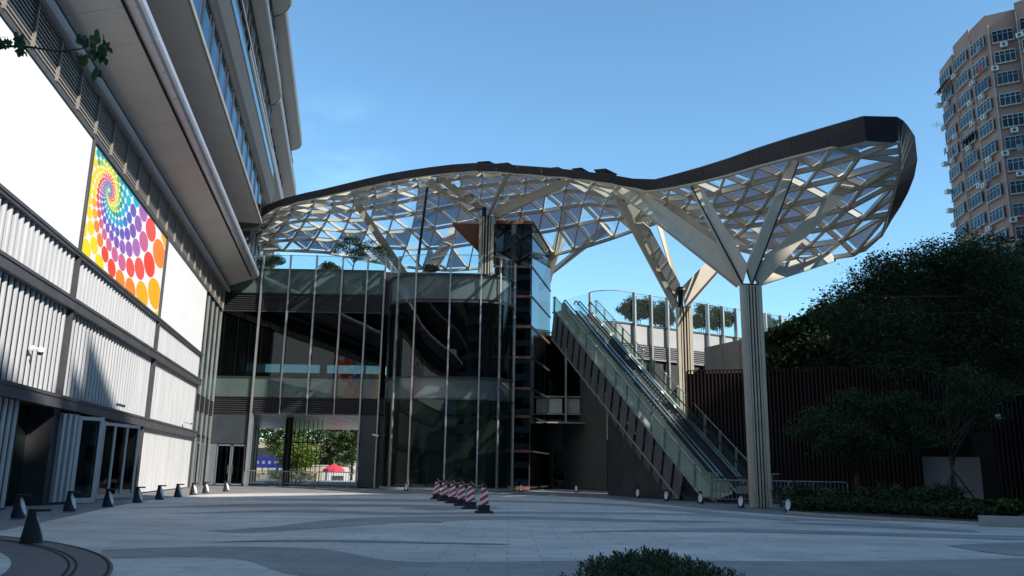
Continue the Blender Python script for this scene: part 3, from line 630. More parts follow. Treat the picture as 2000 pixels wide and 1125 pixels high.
dband('spandrel', M['spandrel'], 7.3, 9.0, .22); dband('spandrel', M['spandrel'], 15.7, 17.75, .22); dband('rail_glass', G['clear'], 17.8, 19.45, 0)
for z0, z1 in ((7.2, 7.33), (9.0, 9.1), (15.35, 15.5), (17.72, 17.85)):
    a = dshift(-.04); b = dshift(.3); mb = MB()
    mb.sheet([(p.x, p.y, z0) for p in a], [(p.x, p.y, z1) for p in a]); mb.sheet([(p.x, p.y, z1) for p in a], [(p.x, p.y, z1) for p in b]); mb.sheet([(p.x, p.y, z0) for p in b], [(p.x, p.y, z0) for p in a]); mb.build('transom', M['dark_metal'], GB)
a = dshift(0); mb = MB(); mb.tube([(p.x, p.y, 19.47) for p in a], .03, 6); mb.build('rail', M['mullion'], GB)
pxs = [atY(p, 530, 68).x for p in (779, 820, 880, 939, 975)]
for tx in pxs + [0.22]:
    best = min(range(len(DP)), key=lambda i: abs(DP[i].x - tx) + (0 if DP[i].y < 71.5 else 1)); p = DP[best]; t = (DP[min(best + 1, len(DP) - 1)] - DP[max(best - 1, 0)]).normalized(); nn = Vector((t.y, -t.x))
    mb = MB(); c = p + nn * .06; mb.beam((c.x, c.y, 0.15), (c.x, c.y, 19.5), .12, .18, up=(nn.x, nn.y, 0)); mb.build('mullion', M['mullion'], GB)
q = dshift(.35); base = [(p.x, p.y) for p in q]
mb = MB(); mb.prism(base + [(.3, 80), (-10.8, 80)], 7.32, 7.6); mb.prism(base + [(.3, 75), (-10.8, 75)], 15.5, 17.7); mb.build('floor_slab', M['dark_in'], GB)
mb = MB(); mb.prism([(p.x, p.y) for p in dshift(-.1)] + [(.3, 80), (-10.8, 80)], 0.0, 0.16); mb.build('plinth', M['kerb'], GB)
mb = MB(); mb.box(-10.8, .3, 80, 80.3, 0.2, 15.4); mb.box(-10.9, -10.7, 72.2, 80, .2, 15.4); mb.box(-1.6, -1.3, 71.5, 80, 0.2, 7.3); mb.box(-8.6, -8.3, 72, 80, .2, 7.3); mb.build('inner_wall', M['dark_in'], GB)
mb = MB(); mb.box(-7.0, -6.9, 71.6, 71.7, .2, 4.2); mb.box(-5.1, -5, 71.6, 71.7, .2, 4.2); mb.box(-3.2, -3.1, 71.6, 71.7, .2, 4.2); mb.box(-7, -3.1, 71.6, 71.7, 4.2, 4.35); mb.build('inner_doorway', M['dark_metal'], GB)
# terrace floor
mb = MB(); mb.box(-34, 1.6, YF + .3, YU, ZT - .06, ZT); mb.build('terrace_floor', M['kerb'], GB)
mb = MB(); mb.prism([(p.x, p.y) for p in dshift(.3)] + [(.3, 72.3), (-10.8, 72.3)], 17.72, 17.80); mb.build('terrace_floor', M['gr_walk'], GB)
# ---- recessed entrance right of the lift: upper spandrels, glass, dark doors
XR0, XR1, YR = 3.2, 13.5, 82.0
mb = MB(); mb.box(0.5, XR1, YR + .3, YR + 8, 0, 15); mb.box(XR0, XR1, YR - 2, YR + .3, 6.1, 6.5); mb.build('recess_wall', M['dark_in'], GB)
xs = [3.3, 5.35, 8.0, 10.4, 13.0]
for a, b in zip(xs, xs[1:]):
    mb = MB(); mb.box(a + .12, b - .35, YR - 2.1, YR - 2.0, 7.1, 8.5); mb.build('spandrel', M['spandrel_pale'], GB)
    mb = MB(); mb.box(a + .05, b - .05, YR - 2.15, YR - 2.12, 8.8, 14.5); mb.build('window', G['window'], GB)
for x in xs[:4]:
    mb = MB(); mb.box(x - .09, x + .09, YR - 2.4, YR - 2.1, 6.1, 14.8); mb.build('mullion', M['mullion'], GB)
mb = MB(); mb.box(XR0, XR1, YR - 2.3, YR - 2.0, 6.95, 7.05); mb.box(XR0, XR1, YR - 2.3, YR - 2.0, 8.6, 8.7); mb.box(XR0, XR1, YR - 2.9, YR - 2.0, 6.1, 6.22); mb.build('transom', M['louvre'], GB)
for k in range(3):
    x0 = 4.2 + k * 1.35; mb = MB(); mb.box(x0, x0 + .09, YR - .05, YR + .05, 0, 3.9); mb.box(x0 + 1.2, x0 + 1.29, YR - .05, YR + .05, 0, 3.9); mb.box(x0, x0 + 1.29, YR - .05, YR + .05, 3.8, 3.95)
    d = mb.build('door', M['dark_metal'], GB); mb = MB(); mb.box(x0 + .09, x0 + 1.2, YR, YR + .02, .05, 3.8); mb.build('pane', G['window'], d)
mb = MB(); mb.box(8.4, 8.55, YR + .1, YR + .25, 5.5, 5.55); mb.box(XR1 - .3, XR1, YR - 14, YR, 0, 8); mb.build('recess_wall', M['esc_wall'], GB)

# ================================================================ LIFT TOWER
YL = 71.3
LT = thing('lift_tower', 'slim dark glass lift shaft with copper coloured bands and a sloping glass side', 'lift tower', (0.3, YL, 0))
xl0, xl1 = atY(968, 430, YL).x, atY(1040, 430, YL).x; ztop = atY(1000, 432, YL).z
xs1, ys1 = 3.85, 80.5; zt2 = atY(1075, 490, ys1).z
mb = MB(); mb.box(xl0 + .12, xl1 - .12, YL + .15, 80, 0, ztop - 2.5); mb.build('shaft', M['dark_in'], LT)
zb = [0.25, 3.0, 5.9, 8.7, 11.5] + [atY(1020, y, YL).z for y in (652, 600, 545, 490)] + [ztop]
zb = sorted(set([round(z, 2) for z in (0.3, 3.3, 6.2, 8.6, 11.3, 14.0, 16.7, 19.4, ztop)]))
for z0, z1 in zip(zb, zb[1:]):
    mb = MB(); mb.box(xl0, xl0 + (xl1 - xl0) * .44, YL, YL + .03, z0 + .1, z1 - .1); mb.box(xl0 + (xl1 - xl0) * .56, xl1 - .05, YL, YL + .03, z0 + .1, z1 - .1); mb.build('front_pane', G['lift'], LT)
    mb = MB(); mb.add([(xl1, YL, z0 + .1), (xs1, ys1, z0 * (zt2 / ztop) + .1), (xs1, ys1, z1 * (zt2 / ztop) - .1), (xl1, YL, z1 - .1)], [(0, 1, 2, 3)]); mb.build('side_pane', G['liftside'], LT)
for z in zb:
    mb = MB(); h = .16 if z not in (zb[0], zb[-1]) else .25; mb.box(xl0 - .03, xl1 + .04, YL - .07, YL - .002, z - h, z + .05); mb.build('copper_band', M['copper'], LT)
    mb = MB(); mb.beam((xl1 + .03, YL - .04, z - .04), (xs1 + .03, ys1, z * (zt2 / ztop) - .04), .09, .12 if z not in (11.3, 14.0, ztop) else .22); mb.build('side_band', M['copper'] if z in (14.0, ztop) else M['dark_metal'], LT)
mb = MB(); mb.box(xl0 - .02, xl0 + .1, YL - .02, YL + .1, 0, ztop); mb.box(xl1 - .07, xl1 + .02, YL - .02, YL + .1, 0, ztop); mb.box(xl0 + (xl1 - xl0) * .44, xl0 + (xl1 - xl0) * .56, YL - .015, YL + .1, 0, ztop); mb.build('frame', M['dark_metal'], LT)
mb = MB(); mb.add([(xl0, YL, ztop), (xl1, YL, ztop), (xs1, ys1, zt2), (xl0, ys1, ztop)], [(0, 1, 2), (0, 2, 3)]); mb.build('roof', M['copper'], LT)
mb = MB()
for i in range(7):       # reinforcing ripple of hanging cables seen through the glass
    x = xl0 + (xl1 - xl0) * (.6 + .055 * i); pts = [(x + .05 * math.sin(z * 3 + i * 2), YL + .1, z) for z in [2.6 + k * .35 for k in range(18)]]; mb.tube(pts, .022, 5)
mb.build('hanging_cable', M['mullion'], LT)
mb = MB(); mb.box(xl0 + (xl1 - xl0) * .47, xl0 + (xl1 - xl0) * .53, YL - .02, YL - .012, 6.4, 8.5); mb.build('notice', plain('lime', (0.30, 0.42, 0.03)), LT)
# copper wing canopy on the lift's left side
f0 = atY(884, 436, YL); f1 = atY(968, 430, YL); f2 = atY(945, 492, YL); f3 = atY(968, 505, YL)
mb = MB(); mb.prism([(f0.x, YL), (f1.x, YL), (f1.x, YL + 5), (f2.x, YL + 5)], f0.z - .16, f0.z); mb.build('wing_edge', M['copper'], LT)
mb = MB(); mb.slab([(f0.x, YL, f0.z - .17), (f2.x, YL + 2, f2.z), (f1.x, YL + 2, f3.z), (f1.x, YL, f0.z - .17)], .06); mb.build('wing_soffit', M['copper'], LT)

# ================================================================ ESCALATOR
EA = Vector((13.9, 48.1)); EB = Vector((5.6, 73.0))     # centre line, bottom to top
ED = (EB - EA).normalized(); EN = Vector((ED.y, -ED.x)); EL = (EB - EA).length; EZ = 15.4
ES = thing('escalator', 'long outdoor escalator with glass sides and dark metal cladding rising to the terrace', 'escalator', (*EA, 0))
def E3(u, n, z): return Vector((EA.x + ED.x * u + EN.x * n, EA.y + ED.y * u + EN.y * n, z))
u0, u1 = 2.2, EL - 0.6
def ez(u): return 0.25 + (EZ - 0.25) * min(1, max(0, (u - u0) / (u1 - u0)))
WE = 1.95
def pband(n, ua, ub, dz0, dz1, name, m, parent=ES, th=0, parts=1, lean=0.0):
    for k in range(parts):
        a = ua + (ub - ua) * k / parts + (0.02 if parts > 1 else 0); b = ua + (ub - ua) * (k + 1) / parts - (0.02 if parts > 1 else 0)
        uu = sorted(set([a, b] + [x for x in (u0, u1) if a < x < b])); mb = MB()
        lo = [E3(u + lean, n, max(0.02, ez(u) + dz0)) for u in uu]; hi = [E3(u, n, ez(u) + dz1) for u in uu]
        mb.sheet(lo, hi)
        if th:
            lo2 = [p + Vector((EN.x, EN.y, 0)) * th for p in lo]; hi2 = [p + Vector((EN.x, EN.y, 0)) * th for p in hi]; mb.sheet(hi2, lo2); mb.sheet(hi, hi2); mb.sheet(lo2, lo)
        o = mb.build(name, m, parent)
    return o
npn = 21
for k in range(npn):     # each cladding panel tilts out at its lower edge, like scales
    a = .5 + (EL - .5) * k / npn; b = .5 + (EL - .5) * (k + 1) / npn; mb = MB(); le = .6
    P = [E3(a + le, -WE - .16, max(.03, ez(a) - 2.3)), E3(b + le - .15, -WE - .06, max(.03, ez(b - .15) - 2.3)), E3(b - .15, -WE - .06, ez(b - .15) - .03), E3(a, -WE - .16, ez(a) - .03)]
    if P[0].z > .05 or k > 2: mb.slab(P, .05); mb.build('cladding_panel', M['esc_clad'], ES)
pband(-WE + .05, 0.3, EL, -2.2, -0.02, 'backing', M['dark_in'], th=.05)
pband(WE, 0.3, EL, -2.0, 0.0, 'side_cladding', M['esc_clad'], th=.08)
mb = MB(); mb.tube([E3(u, -WE - .1, ez(u) + .02) for u in (0.2, u0, u1, EL)], .07, 6); mb.build('edge_trim', M['stainless'], ES)
mb = MB(); mb.tube([E3(u, -WE - .15, max(.05, ez(u - .55) - 2.34)) for u in (4.8, u1, EL)], .07, 6); mb.build('edge_trim', M['louvre'], ES)
mb = MB(); mb.sheet([E3(u, -WE, ez(u) - 1.6) for u in (2.5, u1, EL)], [E3(u, WE, ez(u) - 1.6) for u in (2.5, u1, EL)]); mb.build('underside', M['esc_clad'], ES)
# outer glass railings with posts, near side and far side
for n in (-WE - .1, WE + .05):
    pband(n, 0.3, EL, .06, 1.35, 'rail_glass', G['dusty'] if n < 0 else G['clear'], parts=12)
    mb = MB(); mb.tube([E3(u, n, ez(u) + 1.38) for u in (0.3, u0, u1, EL)], .035, 6); mb.build('top_rail', M['stainless'], ES)
    for k in range(15):
        u = 1.2 + k * (EL - 1.6) / 14; mb = MB(); mb.beam(E3(u, n, ez(u) - .1), E3(u - .12, n, ez(u) + 1.4), .07, .14, up=(EN.x, EN.y, 0)); mb.build('post', M['stainless'], ES)
# sloping pale deck between rail and moving stair, then two stair lanes
mb = MB(); mb.sheet([E3(u, -WE, ez(u) + .05) for u in (0.3, u0, u1, EL)], [E3(u, -1.15, ez(u) + .28) for u in (0.3, u0, u1, EL)]); mb.build('deck', M['deck'], ES)
mb = MB(); mb.sheet([E3(u, 1.55, ez(u) + .28) for u in (0.3, u0, u1, EL)], [E3(u, WE, ez(u) + .05) for u in (0.3, u0, u1, EL)]); mb.build('deck', M['deck'], ES)
pband(-1.14, 0.6, EL, .05, .92, 'skirt_panel', M['skirt'], parts=16)
mb = MB(); mb.tube([E3(u, -1.16, ez(u) + .94) for u in (0.6, u0, u1, EL)], .03, 5); mb.build('edge_trim', M['stainless'], ES)
mb = MB()
mb.beam(E3(u0, -1.17, ez(u0) + .55), E3(u1, -1.17, ez(u1) + .55), .012, .04)
mb.build('slot_trim', M['white_panel'], ES)
for lane in (-.55, .85):
    for sgn in (-1, 1):
        n = lane + sgn * .52
        pband(n, 0.9, EL - .3, .30, 1.12, 'balustrade', G['clear'])
        pts = [E3(u, n, ez(u) + 1.16) for u in (1.0, u0, u1, EL - .4)]; pts = [pts[0] + Vector((-ED.x * .25, -ED.y * .25, -.45))] + pts + [E3(EL - .1, n, ez(EL) + .9)]
        mb = MB(); mb.tube(pts, .05, 8); mb.build('handrail', M['rubber'], ES)
        mb = MB(); mb.beam(E3(u0, n, ez(u0) + .24), E3(u1, n, ez(u1) + .24), .16, .1); mb.build('skirt', M['stainless'], ES)
    mb = MB(); u = u0; sr = (EZ - .25) / ((u1 - u0) / .4)
    while u < u1 - .4:
        z = ez(u); mb.sheet([E3(u, lane - .46, z - .1), E3(u, lane + .46, z - .1)], [E3(u, lane - .46, z + sr), E3(u, lane + .46, z + sr)]); mb.sheet([E3(u, lane - .46, z + sr), E3(u, lane + .46, z + sr)], [E3(u + .4, lane - .46, z + sr), E3(u + .4, lane + .46, z + sr)]); u += .4
    mb.build('steps', M['steps'], ES)
mb = MB(); c = [E3(0.0, -WE, .02), E3(u0, -WE, .02), E3(u0, WE, .02), E3(0, WE, .02)]; mb.slab([c[0], c[3], c[2], c[1]], -.2); mb.build('landing', M['steps'], ES)
# supporting wall under the near side, dark panels with joints
UW = thing('escalator_wall', 'dark panelled wall filling the space under the escalator', 'wall', (*E3(8, -WE, 0).xy, 0))
mb = MB(); ua, ub = 4.6, 15.5
for k in range(5):
    a = ua + (ub - ua) * k / 5; b = ua + (ub - ua) * (k + 1) / 5 - .03
    mb.sheet([E3(a, -WE + .12, 0), E3(b, -WE + .12, 0)], [E3(a, -WE + .12, ez(a) - 1.9 if a > 4.7 else .1), E3(b, -WE + .12, ez(b) - 1.9)])
mb.build('wall_panel', M['esc_wall'], UW)
mb = MB(); mb.sheet([E3(15.4, -WE + .13, 0), E3(15.4, WE, 0)], [E3(15.4, -WE + .13, 7), E3(15.4, WE, 7)]); mb.sheet([E3(3, WE - .2, 0), E3(15.4, WE - .2, 0)], [E3(3, WE - .2, .2), E3(15.4, WE - .2, 7)]); mb.build('wall_end', M['dark_in'], UW)

# ================================================================ TERRACE BUILDING behind on the right
T0 = Vector((atY(1180, 600, 76).x, 76.0)); T1 = Vector((atY(1560, 600, 90).x, 90.0)); TD = (T1 - T0).normalized(); TN = Vector((TD.y, -TD.x)); TL = (T1 - T0).length
TB = thing('terrace_building', 'pale two storey building with planted roof terrace behind tall glass screens', 'building', (*T0, 0))
zt = atY(1245, 628, 76.8).z; zr = atY(1245, 568, 76.8).z; zs = atY(1245, 668, 76.8).z; zl = atY(1245, 695, 76.8).z; zw = zl - 3.2
def T3(u, n, z): return (T0.x + TD.x * u + TN.x * n, T0.y + TD.y * u + TN.y * n, z)
def tbx(mb, u0_, u1_, n0, n1, z0, z1):
    p = [T3(u0_, n0, 0), T3(u1_, n0, 0), T3(u1_, n1, 0), T3(u0_, n1, 0)]; mb.prism([(q[0], q[1]) for q in p], z0, z1)
# rounded left end
r_ = 2.2
plan = [T3(TL, 0, 0), T3(r_, 0, 0)] + [T3(r_ - r_ * math.sin(a), -r_ + r_ * math.cos(a), 0) for a in [math.pi / 2 * k / 8 for k in range(1, 9)]] + [T3(0, -9, 0)]
def tsheet(name, m, z0, z1, d=0, lo_u=None):
    P = [Vector(p[:2]) for p in plan]; q = []
    for i, p in enumerate(P):
        t = (P[min(i + 1, len(P) - 1)] - P[max(i - 1, 0)]).normalized(); q.append(p + Vector((-t.y, t.x)) * -d)
    mb = MB(); mb.sheet([(p.x, p.y, z0) for p in q], [(p.x, p.y, z1) for p in q]); return mb.build(name, m, TB)
tsheet('screen_glass', G['clear'], zt, zr); tsheet('cornice', M['dark_metal'], zt - .12, zt, -.06); tsheet('wall_band', M['spandrel_pale'], zs, zt - .12, .05)
tsheet('transom', M['dark_metal'], zs - .12, zs, -.04)
mb = MB()
z = zl + .08
while z < zs - .15: tbx(mb, .6, TL, .0, .12, z, z + .06); z += .2
mb.build('louvre', M['louvre_pale'], TB)
mb = MB(); tbx(mb, .3, TL, -9, -.15, 0, zt - .15); mb.build('core', M['dark_in'], TB)
mb = MB(); tbx(mb, .5, TL, -.5, .14, zl - .12, zl); mb.build('canopy_edge', M['louvre_pale'], TB)
mb = MB(); tbx(mb, r_, TL, -9, -.1, zt - .1, zt - .02); mb.build('terrace_floor', M['gr_walk'], TB)
k = 0
ux = [0.0] + [((atP(p, 600, T0, TN).xy - T0).dot(TD)) for p in (1236, 1268, 1300, 1345, 1378, 1407, 1433, 1462, 1490, 1520)]
for u in ux[1:]:
    mb = MB(); tbx(mb, u - .08, u + .08, .0, .42, zw if u > ux[2] else zw - 6, zr + .03); mb.build('fin', M['mullion'], TB)
mb = MB(); tbx(mb, -.05, .12, -2.4, -2.1, zt, zr); mb.build('fin', M['mullion'], TB)
mb = MB(); mb.tube([T3(r_ - r_ * math.sin(a), -r_ + r_ * math.cos(a), zr + .02) for a in [math.pi / 2 * k / 8 for k in range(9)]][::-1] + [T3(TL, 0, zr + .02)], .04, 6); mb.build('rail', M['mullion'], TB)
# curved grey panelled wall in front of it
GW = thing('curved_panel_wall', 'curved grey panel wall stepping up beside the dark planted bank', 'wall', (14.5, 66, 0))
pa = [Vector((atY(1384, 690, 66).x, 67.2)), Vector((atY(1390, 690, 66).x, 66)), Vector((atY(1412, 690, 64.6).x, 64.6)), Vector((atY(1445, 690, 63.4).x, 63.4)), Vector((atY(1486, 690, 62).x, 62))]
zz = [atY(1384, 678, 67.2).z, atY(1390, 676, 66).z, atY(1412, 671, 64.6).z, atY(1445, 664, 63.4).z, atY(1486, 655, 62).z]
for k in range(4):
    p, q = pa[k], pa[k + 1]; e = (q - p).normalized() * .02; mb = MB()
    mb.add([(p.x + e.x, p.y + e.y, 0), (q.x - e.x, q.y - e.y, 0), (q.x - e.x, q.y - e.y, zz[k + 1]), (p.x + e.x, p.y + e.y, zz[k])], [(0, 1, 2, 3)])
    mb.add([(p.x + e.x, p.y + e.y + .3, 0), (q.x - e.x, q.y - e.y + .3, 0), (q.x - e.x, q.y - e.y + .3, zz[k + 1]), (p.x + e.x, p.y + e.y + .3, zz[k])], [(3, 2, 1, 0)])
    mb.add([(p.x, p.y, zz[k]), (q.x, q.y, zz[k + 1]), (q.x, q.y + .3, zz[k + 1]), (p.x, p.y + .3, zz[k])], [(0, 1, 2, 3)])
    mb.build('panel', M['concrete'], GW)
# ================================================================ GRIDSHELL CANOPY on branching columns
CN = thing('gridshell_canopy', 'wavy steel and glass gridshell canopy on branching cream columns across the plaza', 'canopy', (0, 60, 0))
front = [(430, 465, 73), (500, 413, 71), (555, 387, 69), (640, 367, 67), (750, 341, 64.5), (850, 325, 62), (930, 318, 60), (1000, 322, 58), (1100, 330, 55.5), (1200, 342, 52.5), (1260, 352, 50.5), (1300, 345, 48.8), (1400, 317, 45), (1500, 282, 41.8), (1600, 252, 39.2), (1700, 224, 37), (1757, 230, 37.4), (1787, 266, 39)]
back = [(445, 483, 80), (500, 486, 82), (560, 488, 83.5), (640, 492, 85), (720, 508, 86.5), (800, 521, 87), (880, 527, 87), (950, 521, 85.5), (1020, 508, 83), (1090, 495, 80.5), (1160, 476, 76.5), (1230, 452, 72.5), (1290, 432, 68.5), (1345, 448, 64.5), (1420, 478, 61), (1500, 499, 57.5), (1570, 506, 54), (1630, 500, 51), (1690, 485, 48.5), (1742, 430, 45.2), (1776, 372, 42.6), (1786, 345, 41.6)]
def curve(pts):
    P = smooth_poly([tuple(atY(*p)) for p in pts], 8); d = [0]
    for a, b in zip(P, P[1:]): d.append(d[-1] + (b - a).length)
    def f(t):
        x = max(0, min(1, t)) * d[-1]; i = 0
        while i < len(d) - 2 and d[i + 1] < x: i += 1
        return P[i].lerp(P[i + 1], (x - d[i]) / max(1e-6, d[i + 1] - d[i]))
    return f
fc, bc = curve(front), curve(back)
tip = [atY(*p) for p in ((1700, 224, 37), (1757, 230, 37.6), (1788, 268, 39), (1792, 320, 41), (1778, 372, 43), (1742, 430, 45.5), (1690, 485, 48.5))]
def bulge(u): # arch of the shell between its edges, metres
    k = [(0, .8), (.15, 1.6), (.35, 3.0), (.5, 2.6), (.62, .6), (.72, -.3), (.85, .2), (1, .2)]
    for (a, x), (b, y) in zip(k, k[1:]):
        if a <= u <= b: t = (u - a) / (b - a); t = t * t * (3 - 2 * t); return x + (y - x) * t
    return k[-1][1]
inset = Vector((0, 0, 0))
def surf(u, v):
    a, b = fc(u), bc(u); d = (b - a); dh = Vector((d.x, d.y, 0)).normalized()
    kf = max(0, min(1, (u - .62) / .36)); ke = max(0, min(1, (u - .86) / .12))
    a = a + Vector((0, 0, -.40 - .60 * kf)) + dh * (.55 + .15 * kf); b = b + Vector((0, 0, -.15 - .25 * ke)) - dh * (.35 + .55 * ke)
    p = a.lerp(b, v) + Vector((0, 0, bulge(u) * 4 * v * (1 - v))); return p
NU, NV = 28, 7
UE = .938
def uend(v): return .962 - (.962 - UE) * v + .012 * 4 * v * (1 - v)
nodes = {}
for j in range(NV + 1):
    for i in range(NU + 1):
        t_ = (i + .5 * (j % 2)) / (NU + .5); u = uend(j / NV) * (1 if i == NU else t_ * (.86 + .14 * t_)); nodes[i, j] = surf(u, j / NV)
# tip fan nodes beyond the last column, to the folded end fascia
cen = sum(tip, Vector()) / len(tip)
tin = [p.lerp(cen, .16) + Vector((0, 0, -.35)) for p in tip]
def nrm(i, j):
    a = nodes[min(i + 1, NU), j] - nodes[max(i - 1, 0), j]; b = nodes[i, min(j + 1, NV)] - nodes[i, max(j - 1, 0)]; n = a.cross(b).normalized(); return n if n.z > 0 else -n
BW, BH = .13, .31
def line(idx, name='grid_beam'):
    mb = MB()
    for a, b in zip(idx, idx[1:]): mb.beam(nodes[a], nodes[b], BW, BH, up=(nrm(*a) + nrm(*b)))
    for a in idx: 
        p = nodes[a]; n = nrm(*a); 
    if mb.v: mb.build(name, M['steel'], CN)
for j in range(NV + 1): line([(i, j) for i in range(NU + 1)])
def step(i, j, d):   # neighbour on the row above along a diagonal
    return (i + (j % 2), j + 1) if d > 0 else (i - 1 + (j % 2), j + 1)
for d in (1, -1):
    starts = [(i, 0) for i in range(NU + 1)] + [((0 if d > 0 else NU), j) for j in range(1, NV)]
    seen = set()
    for s_ in starts:
        if s_ in seen: continue
        idx = [s_]; cur = s_
        while cur[1] < NV:
            nx = step(cur[0], cur[1], d)
            if not (0 <= nx[0] <= NU): break
            idx.append(nx); cur = nx
        for q in idx: seen.add(q)
        if len(idx) > 1: line(idx)
# panels above the beams: clear glass and dark fritted louvre glass, one part per bay
pr = random.Random(11)
for i in range(NU):
    g = MB()
    for j in range(NV):
        if j % 2 == 0: tri = [((i, j), (i + 1, j), (i, j + 1)), ((i + 1, j), (i + 1, j + 1), (i, j + 1))]
        else: tri = [((i, j), (i + 1, j + 1), (i, j + 1)), ((i, j), (i + 1, j), (i + 1, j + 1))]
        for t in tri:
            P = [nodes[q] + nrm(*q) * .32 for q in t]; c = sum(P, Vector()) / 3; P = [p.lerp(c, .05) for p in P]
            pd = .35 if i < 9 else (.22 if i < 20 else .25)
            g.slab(P, .03, 0 if pr.random() < pd else 1)
    g.build('roof_glazing', [G['roof'], G['frit']], CN)
# fascia band: folded dark panels along the front, round the tip, thin along the back
def fband(outer, inner, name='fascia_panel', th=.10):
    for k in range(len(outer) - 1):
        a, b, c, d = outer[k], outer[k + 1], inner[k + 1], inner[k]; mid_o = a.lerp(b, .5) ; mb = MB()
        e = (b - a) * .004
        mb.add([a + e, b - e, c - e, d + e], [(0, 1, 2, 3)]); top = Vector((0, .3, .12))
        mb.add([a + e + top, b - e + top, b - e, a + e], [(0, 1, 2, 3)]); mb.add([a + e + top, b - e + top, c - e, d + e], [(3, 2, 1, 0)])
        mb.build(name, M['fascia'], CN)
NF = 30
uf = [k / NF for k in range(NF + 1)]
uf = [u for u in uf if u < .955]
uF = [.962 + (1 - .962) * k / 4 for k in range(5)]
us_ = [UE + (1 - UE) * k / 4 for k in range(5)]
fo = [fc(u) for u in uf] + [fc(u) for u in uF] + [atY(1792, 312, 40.6)] + [bc(u) for u in us_[::-1]] + [bc(UE - .025 * k) for k in (1, 2, 3, 4, 5)]
fi = [surf(u, 0) for u in uf] + [surf(uend(k / 10), k / 10) for k in range(11)] + [surf(UE - .025 * k, 1) for k in (1, 2, 3, 4, 5)]
fi = [p + Vector((0, 0, -.12)) for p in fi]
fband(fo, fi)
ub_ = [.83 * k / 20 for k in range(21)]; bo = [bc(u) for u in ub_]; bi = [p + Vector((0, -.3, -.32)) for p in bo]
fband(bo, bi, 'back_edge')
# tilted louvre flaps standing proud on the crown
for px, py, Y, wd in ((955, 318, 63, 1.3), (992, 321, 62.5, 1.1), (1090, 330, 60.5, 1.4), (1135, 331, 59, 1.0), (1182, 333, 58, 1.2)):
    c = atY(px, py, Y); mb = MB(); mb.slab([c + Vector((-wd * .75, -.5, -.12)), c + Vector((0, -.3, .05)), c + Vector((wd * .75, -.2, -.35)), c + Vector((0.2, 2.2, -.1))], .06)
    mb.build('roof_flap', M['tower_dark'], CN)
# ---------------- branching columns
def column(base, ztop_, wid, arms, fins=6, base_w=None):
    c = MB(); bw = base_w or wid
    c.beam((base.x, base.y, base.z), (base.x, base.y, ztop_), bw * .82, bw * .55, up=(0, 1, 0), w2=wid * .82, h2=wid * .55)
    col = c.build('column', M['steel_dark'], CN)
    n = fins
    for k in range(n):
        f = ((k + .5) / n - .5) * .96; wk = .085 if k not in (0, n - 1) else .21; mb = MB()
        mb.beam((base.x + f * bw, base.y - bw * .12, base.z), (base.x + f * wid, base.y - wid * .12, ztop_ - .1), wk * bw / 1.12, bw * .62, up=(0, 1, 0), w2=wk * wid / 1.12, h2=wid * .62); mb.build('fin', M['steel'], col)
    for a in arms: plate(col, *a)
    return col
def plate(col, a0, a1, Ya, b0, b1, Yb, th=.42, slot=0, m='steel'):
    """tapered box branch: start edge a0-a1 at depth Ya, end edge b0-b1 at depth Yb"""
    A0, A1, B0, B1 = atY(*a0, Ya), atY(*a1, Ya), atY(*b0, Yb), atY(*b1, Yb); o = Vector((0, th, 0)); t2 = o * .7
    P = [A0, A1, B1, B0]; Q = [A0 + o, A1 + o, B1 + t2, B0 + t2]; mb = MB()
    mb.add(P + Q, [(0, 1, 2, 3), (7, 6, 5, 4), (0, 4, 5, 1), (1, 5, 6, 2), (2, 6, 7, 3), (3, 7, 4, 0)]); br_ = mb.build('branch', M[m], col)
    if slot:   # dark recessed slot along one long edge
        X, Y_ = (A0, B0) if slot == 1 else (A1, B1); Z, Wd = (A1, B1) if slot == 1 else (A0, B0); f = .16; g = Vector((0, -.015, 0)); mb = MB()
        mb.add([X.lerp(Z, .02) + g, X.lerp(Z, f) + g, Y_.lerp(Wd, f) + g, Y_.lerp(Wd, .02) + g], [(0, 1, 2, 3)]); mb.build('slot', M['steel_dark'], col)
# right front column, foot on the plaza
Y3 = 42.0; b3 = atZ(1487, 991); b3.y = Y3; b3.x = (atY(1485, 991, Y3).x + atY(1464, 552, Y3).x) / 2; b3.z = 0
column(b3, atY(1463, 556, Y3).z, 1.0, [
 ((1443, 558), (1453, 512), Y3 + .8, (1192, 362), (1214, 345), 55, .5), ((1446, 548), (1452, 505), Y3 + 1.4, (1303, 418), (1317, 396), 54, .4),
 ((1450, 560), (1461, 518), Y3 - .15, (1346, 360), (1361, 351), 48.3, .4, 1), ((1459, 519), (1471, 556), Y3 - .15, (1545, 308), (1563, 313), 42.3, .4, 2),
 ((1470, 528), (1486, 558), Y3 + .1, (1652, 352), (1671, 361), 42.2, .4), ((1480, 526), (1485, 557), Y3 + .7, (1620, 490), (1634, 509), 50.5, .4)], 6, base_w=.96)
# middle column behind the escalator
Y2 = 62.0; p2_ = atY(1328, 600, Y2)
column(Vector((p2_.x + .25, Y2, 0)), p2_.z, 1.15, [
 ((1317, 603), (1327, 596), Y2 - .1, (1198, 383), (1219, 391), 55.5, .4, 2), ((1318, 600), (1329, 556), Y2 + .35, (1222, 397), (1240, 391), 58, .6), ((1322, 565), (1329, 562), Y2 + .9, (1284, 440), (1293, 443), 69, .4),
 ((1332, 560), (1341, 604), Y2, (1440, 452), (1456, 472), 63, .4, 2)], 5)
mb = MB(); q = atY(1329, 560, Y2); mb.box(q.x - .16, q.x + .16, Y2 - .06, Y2 + .3, p2_.z - .5, q.z); mb.build('column_slot', M['steel_dark'], CN)
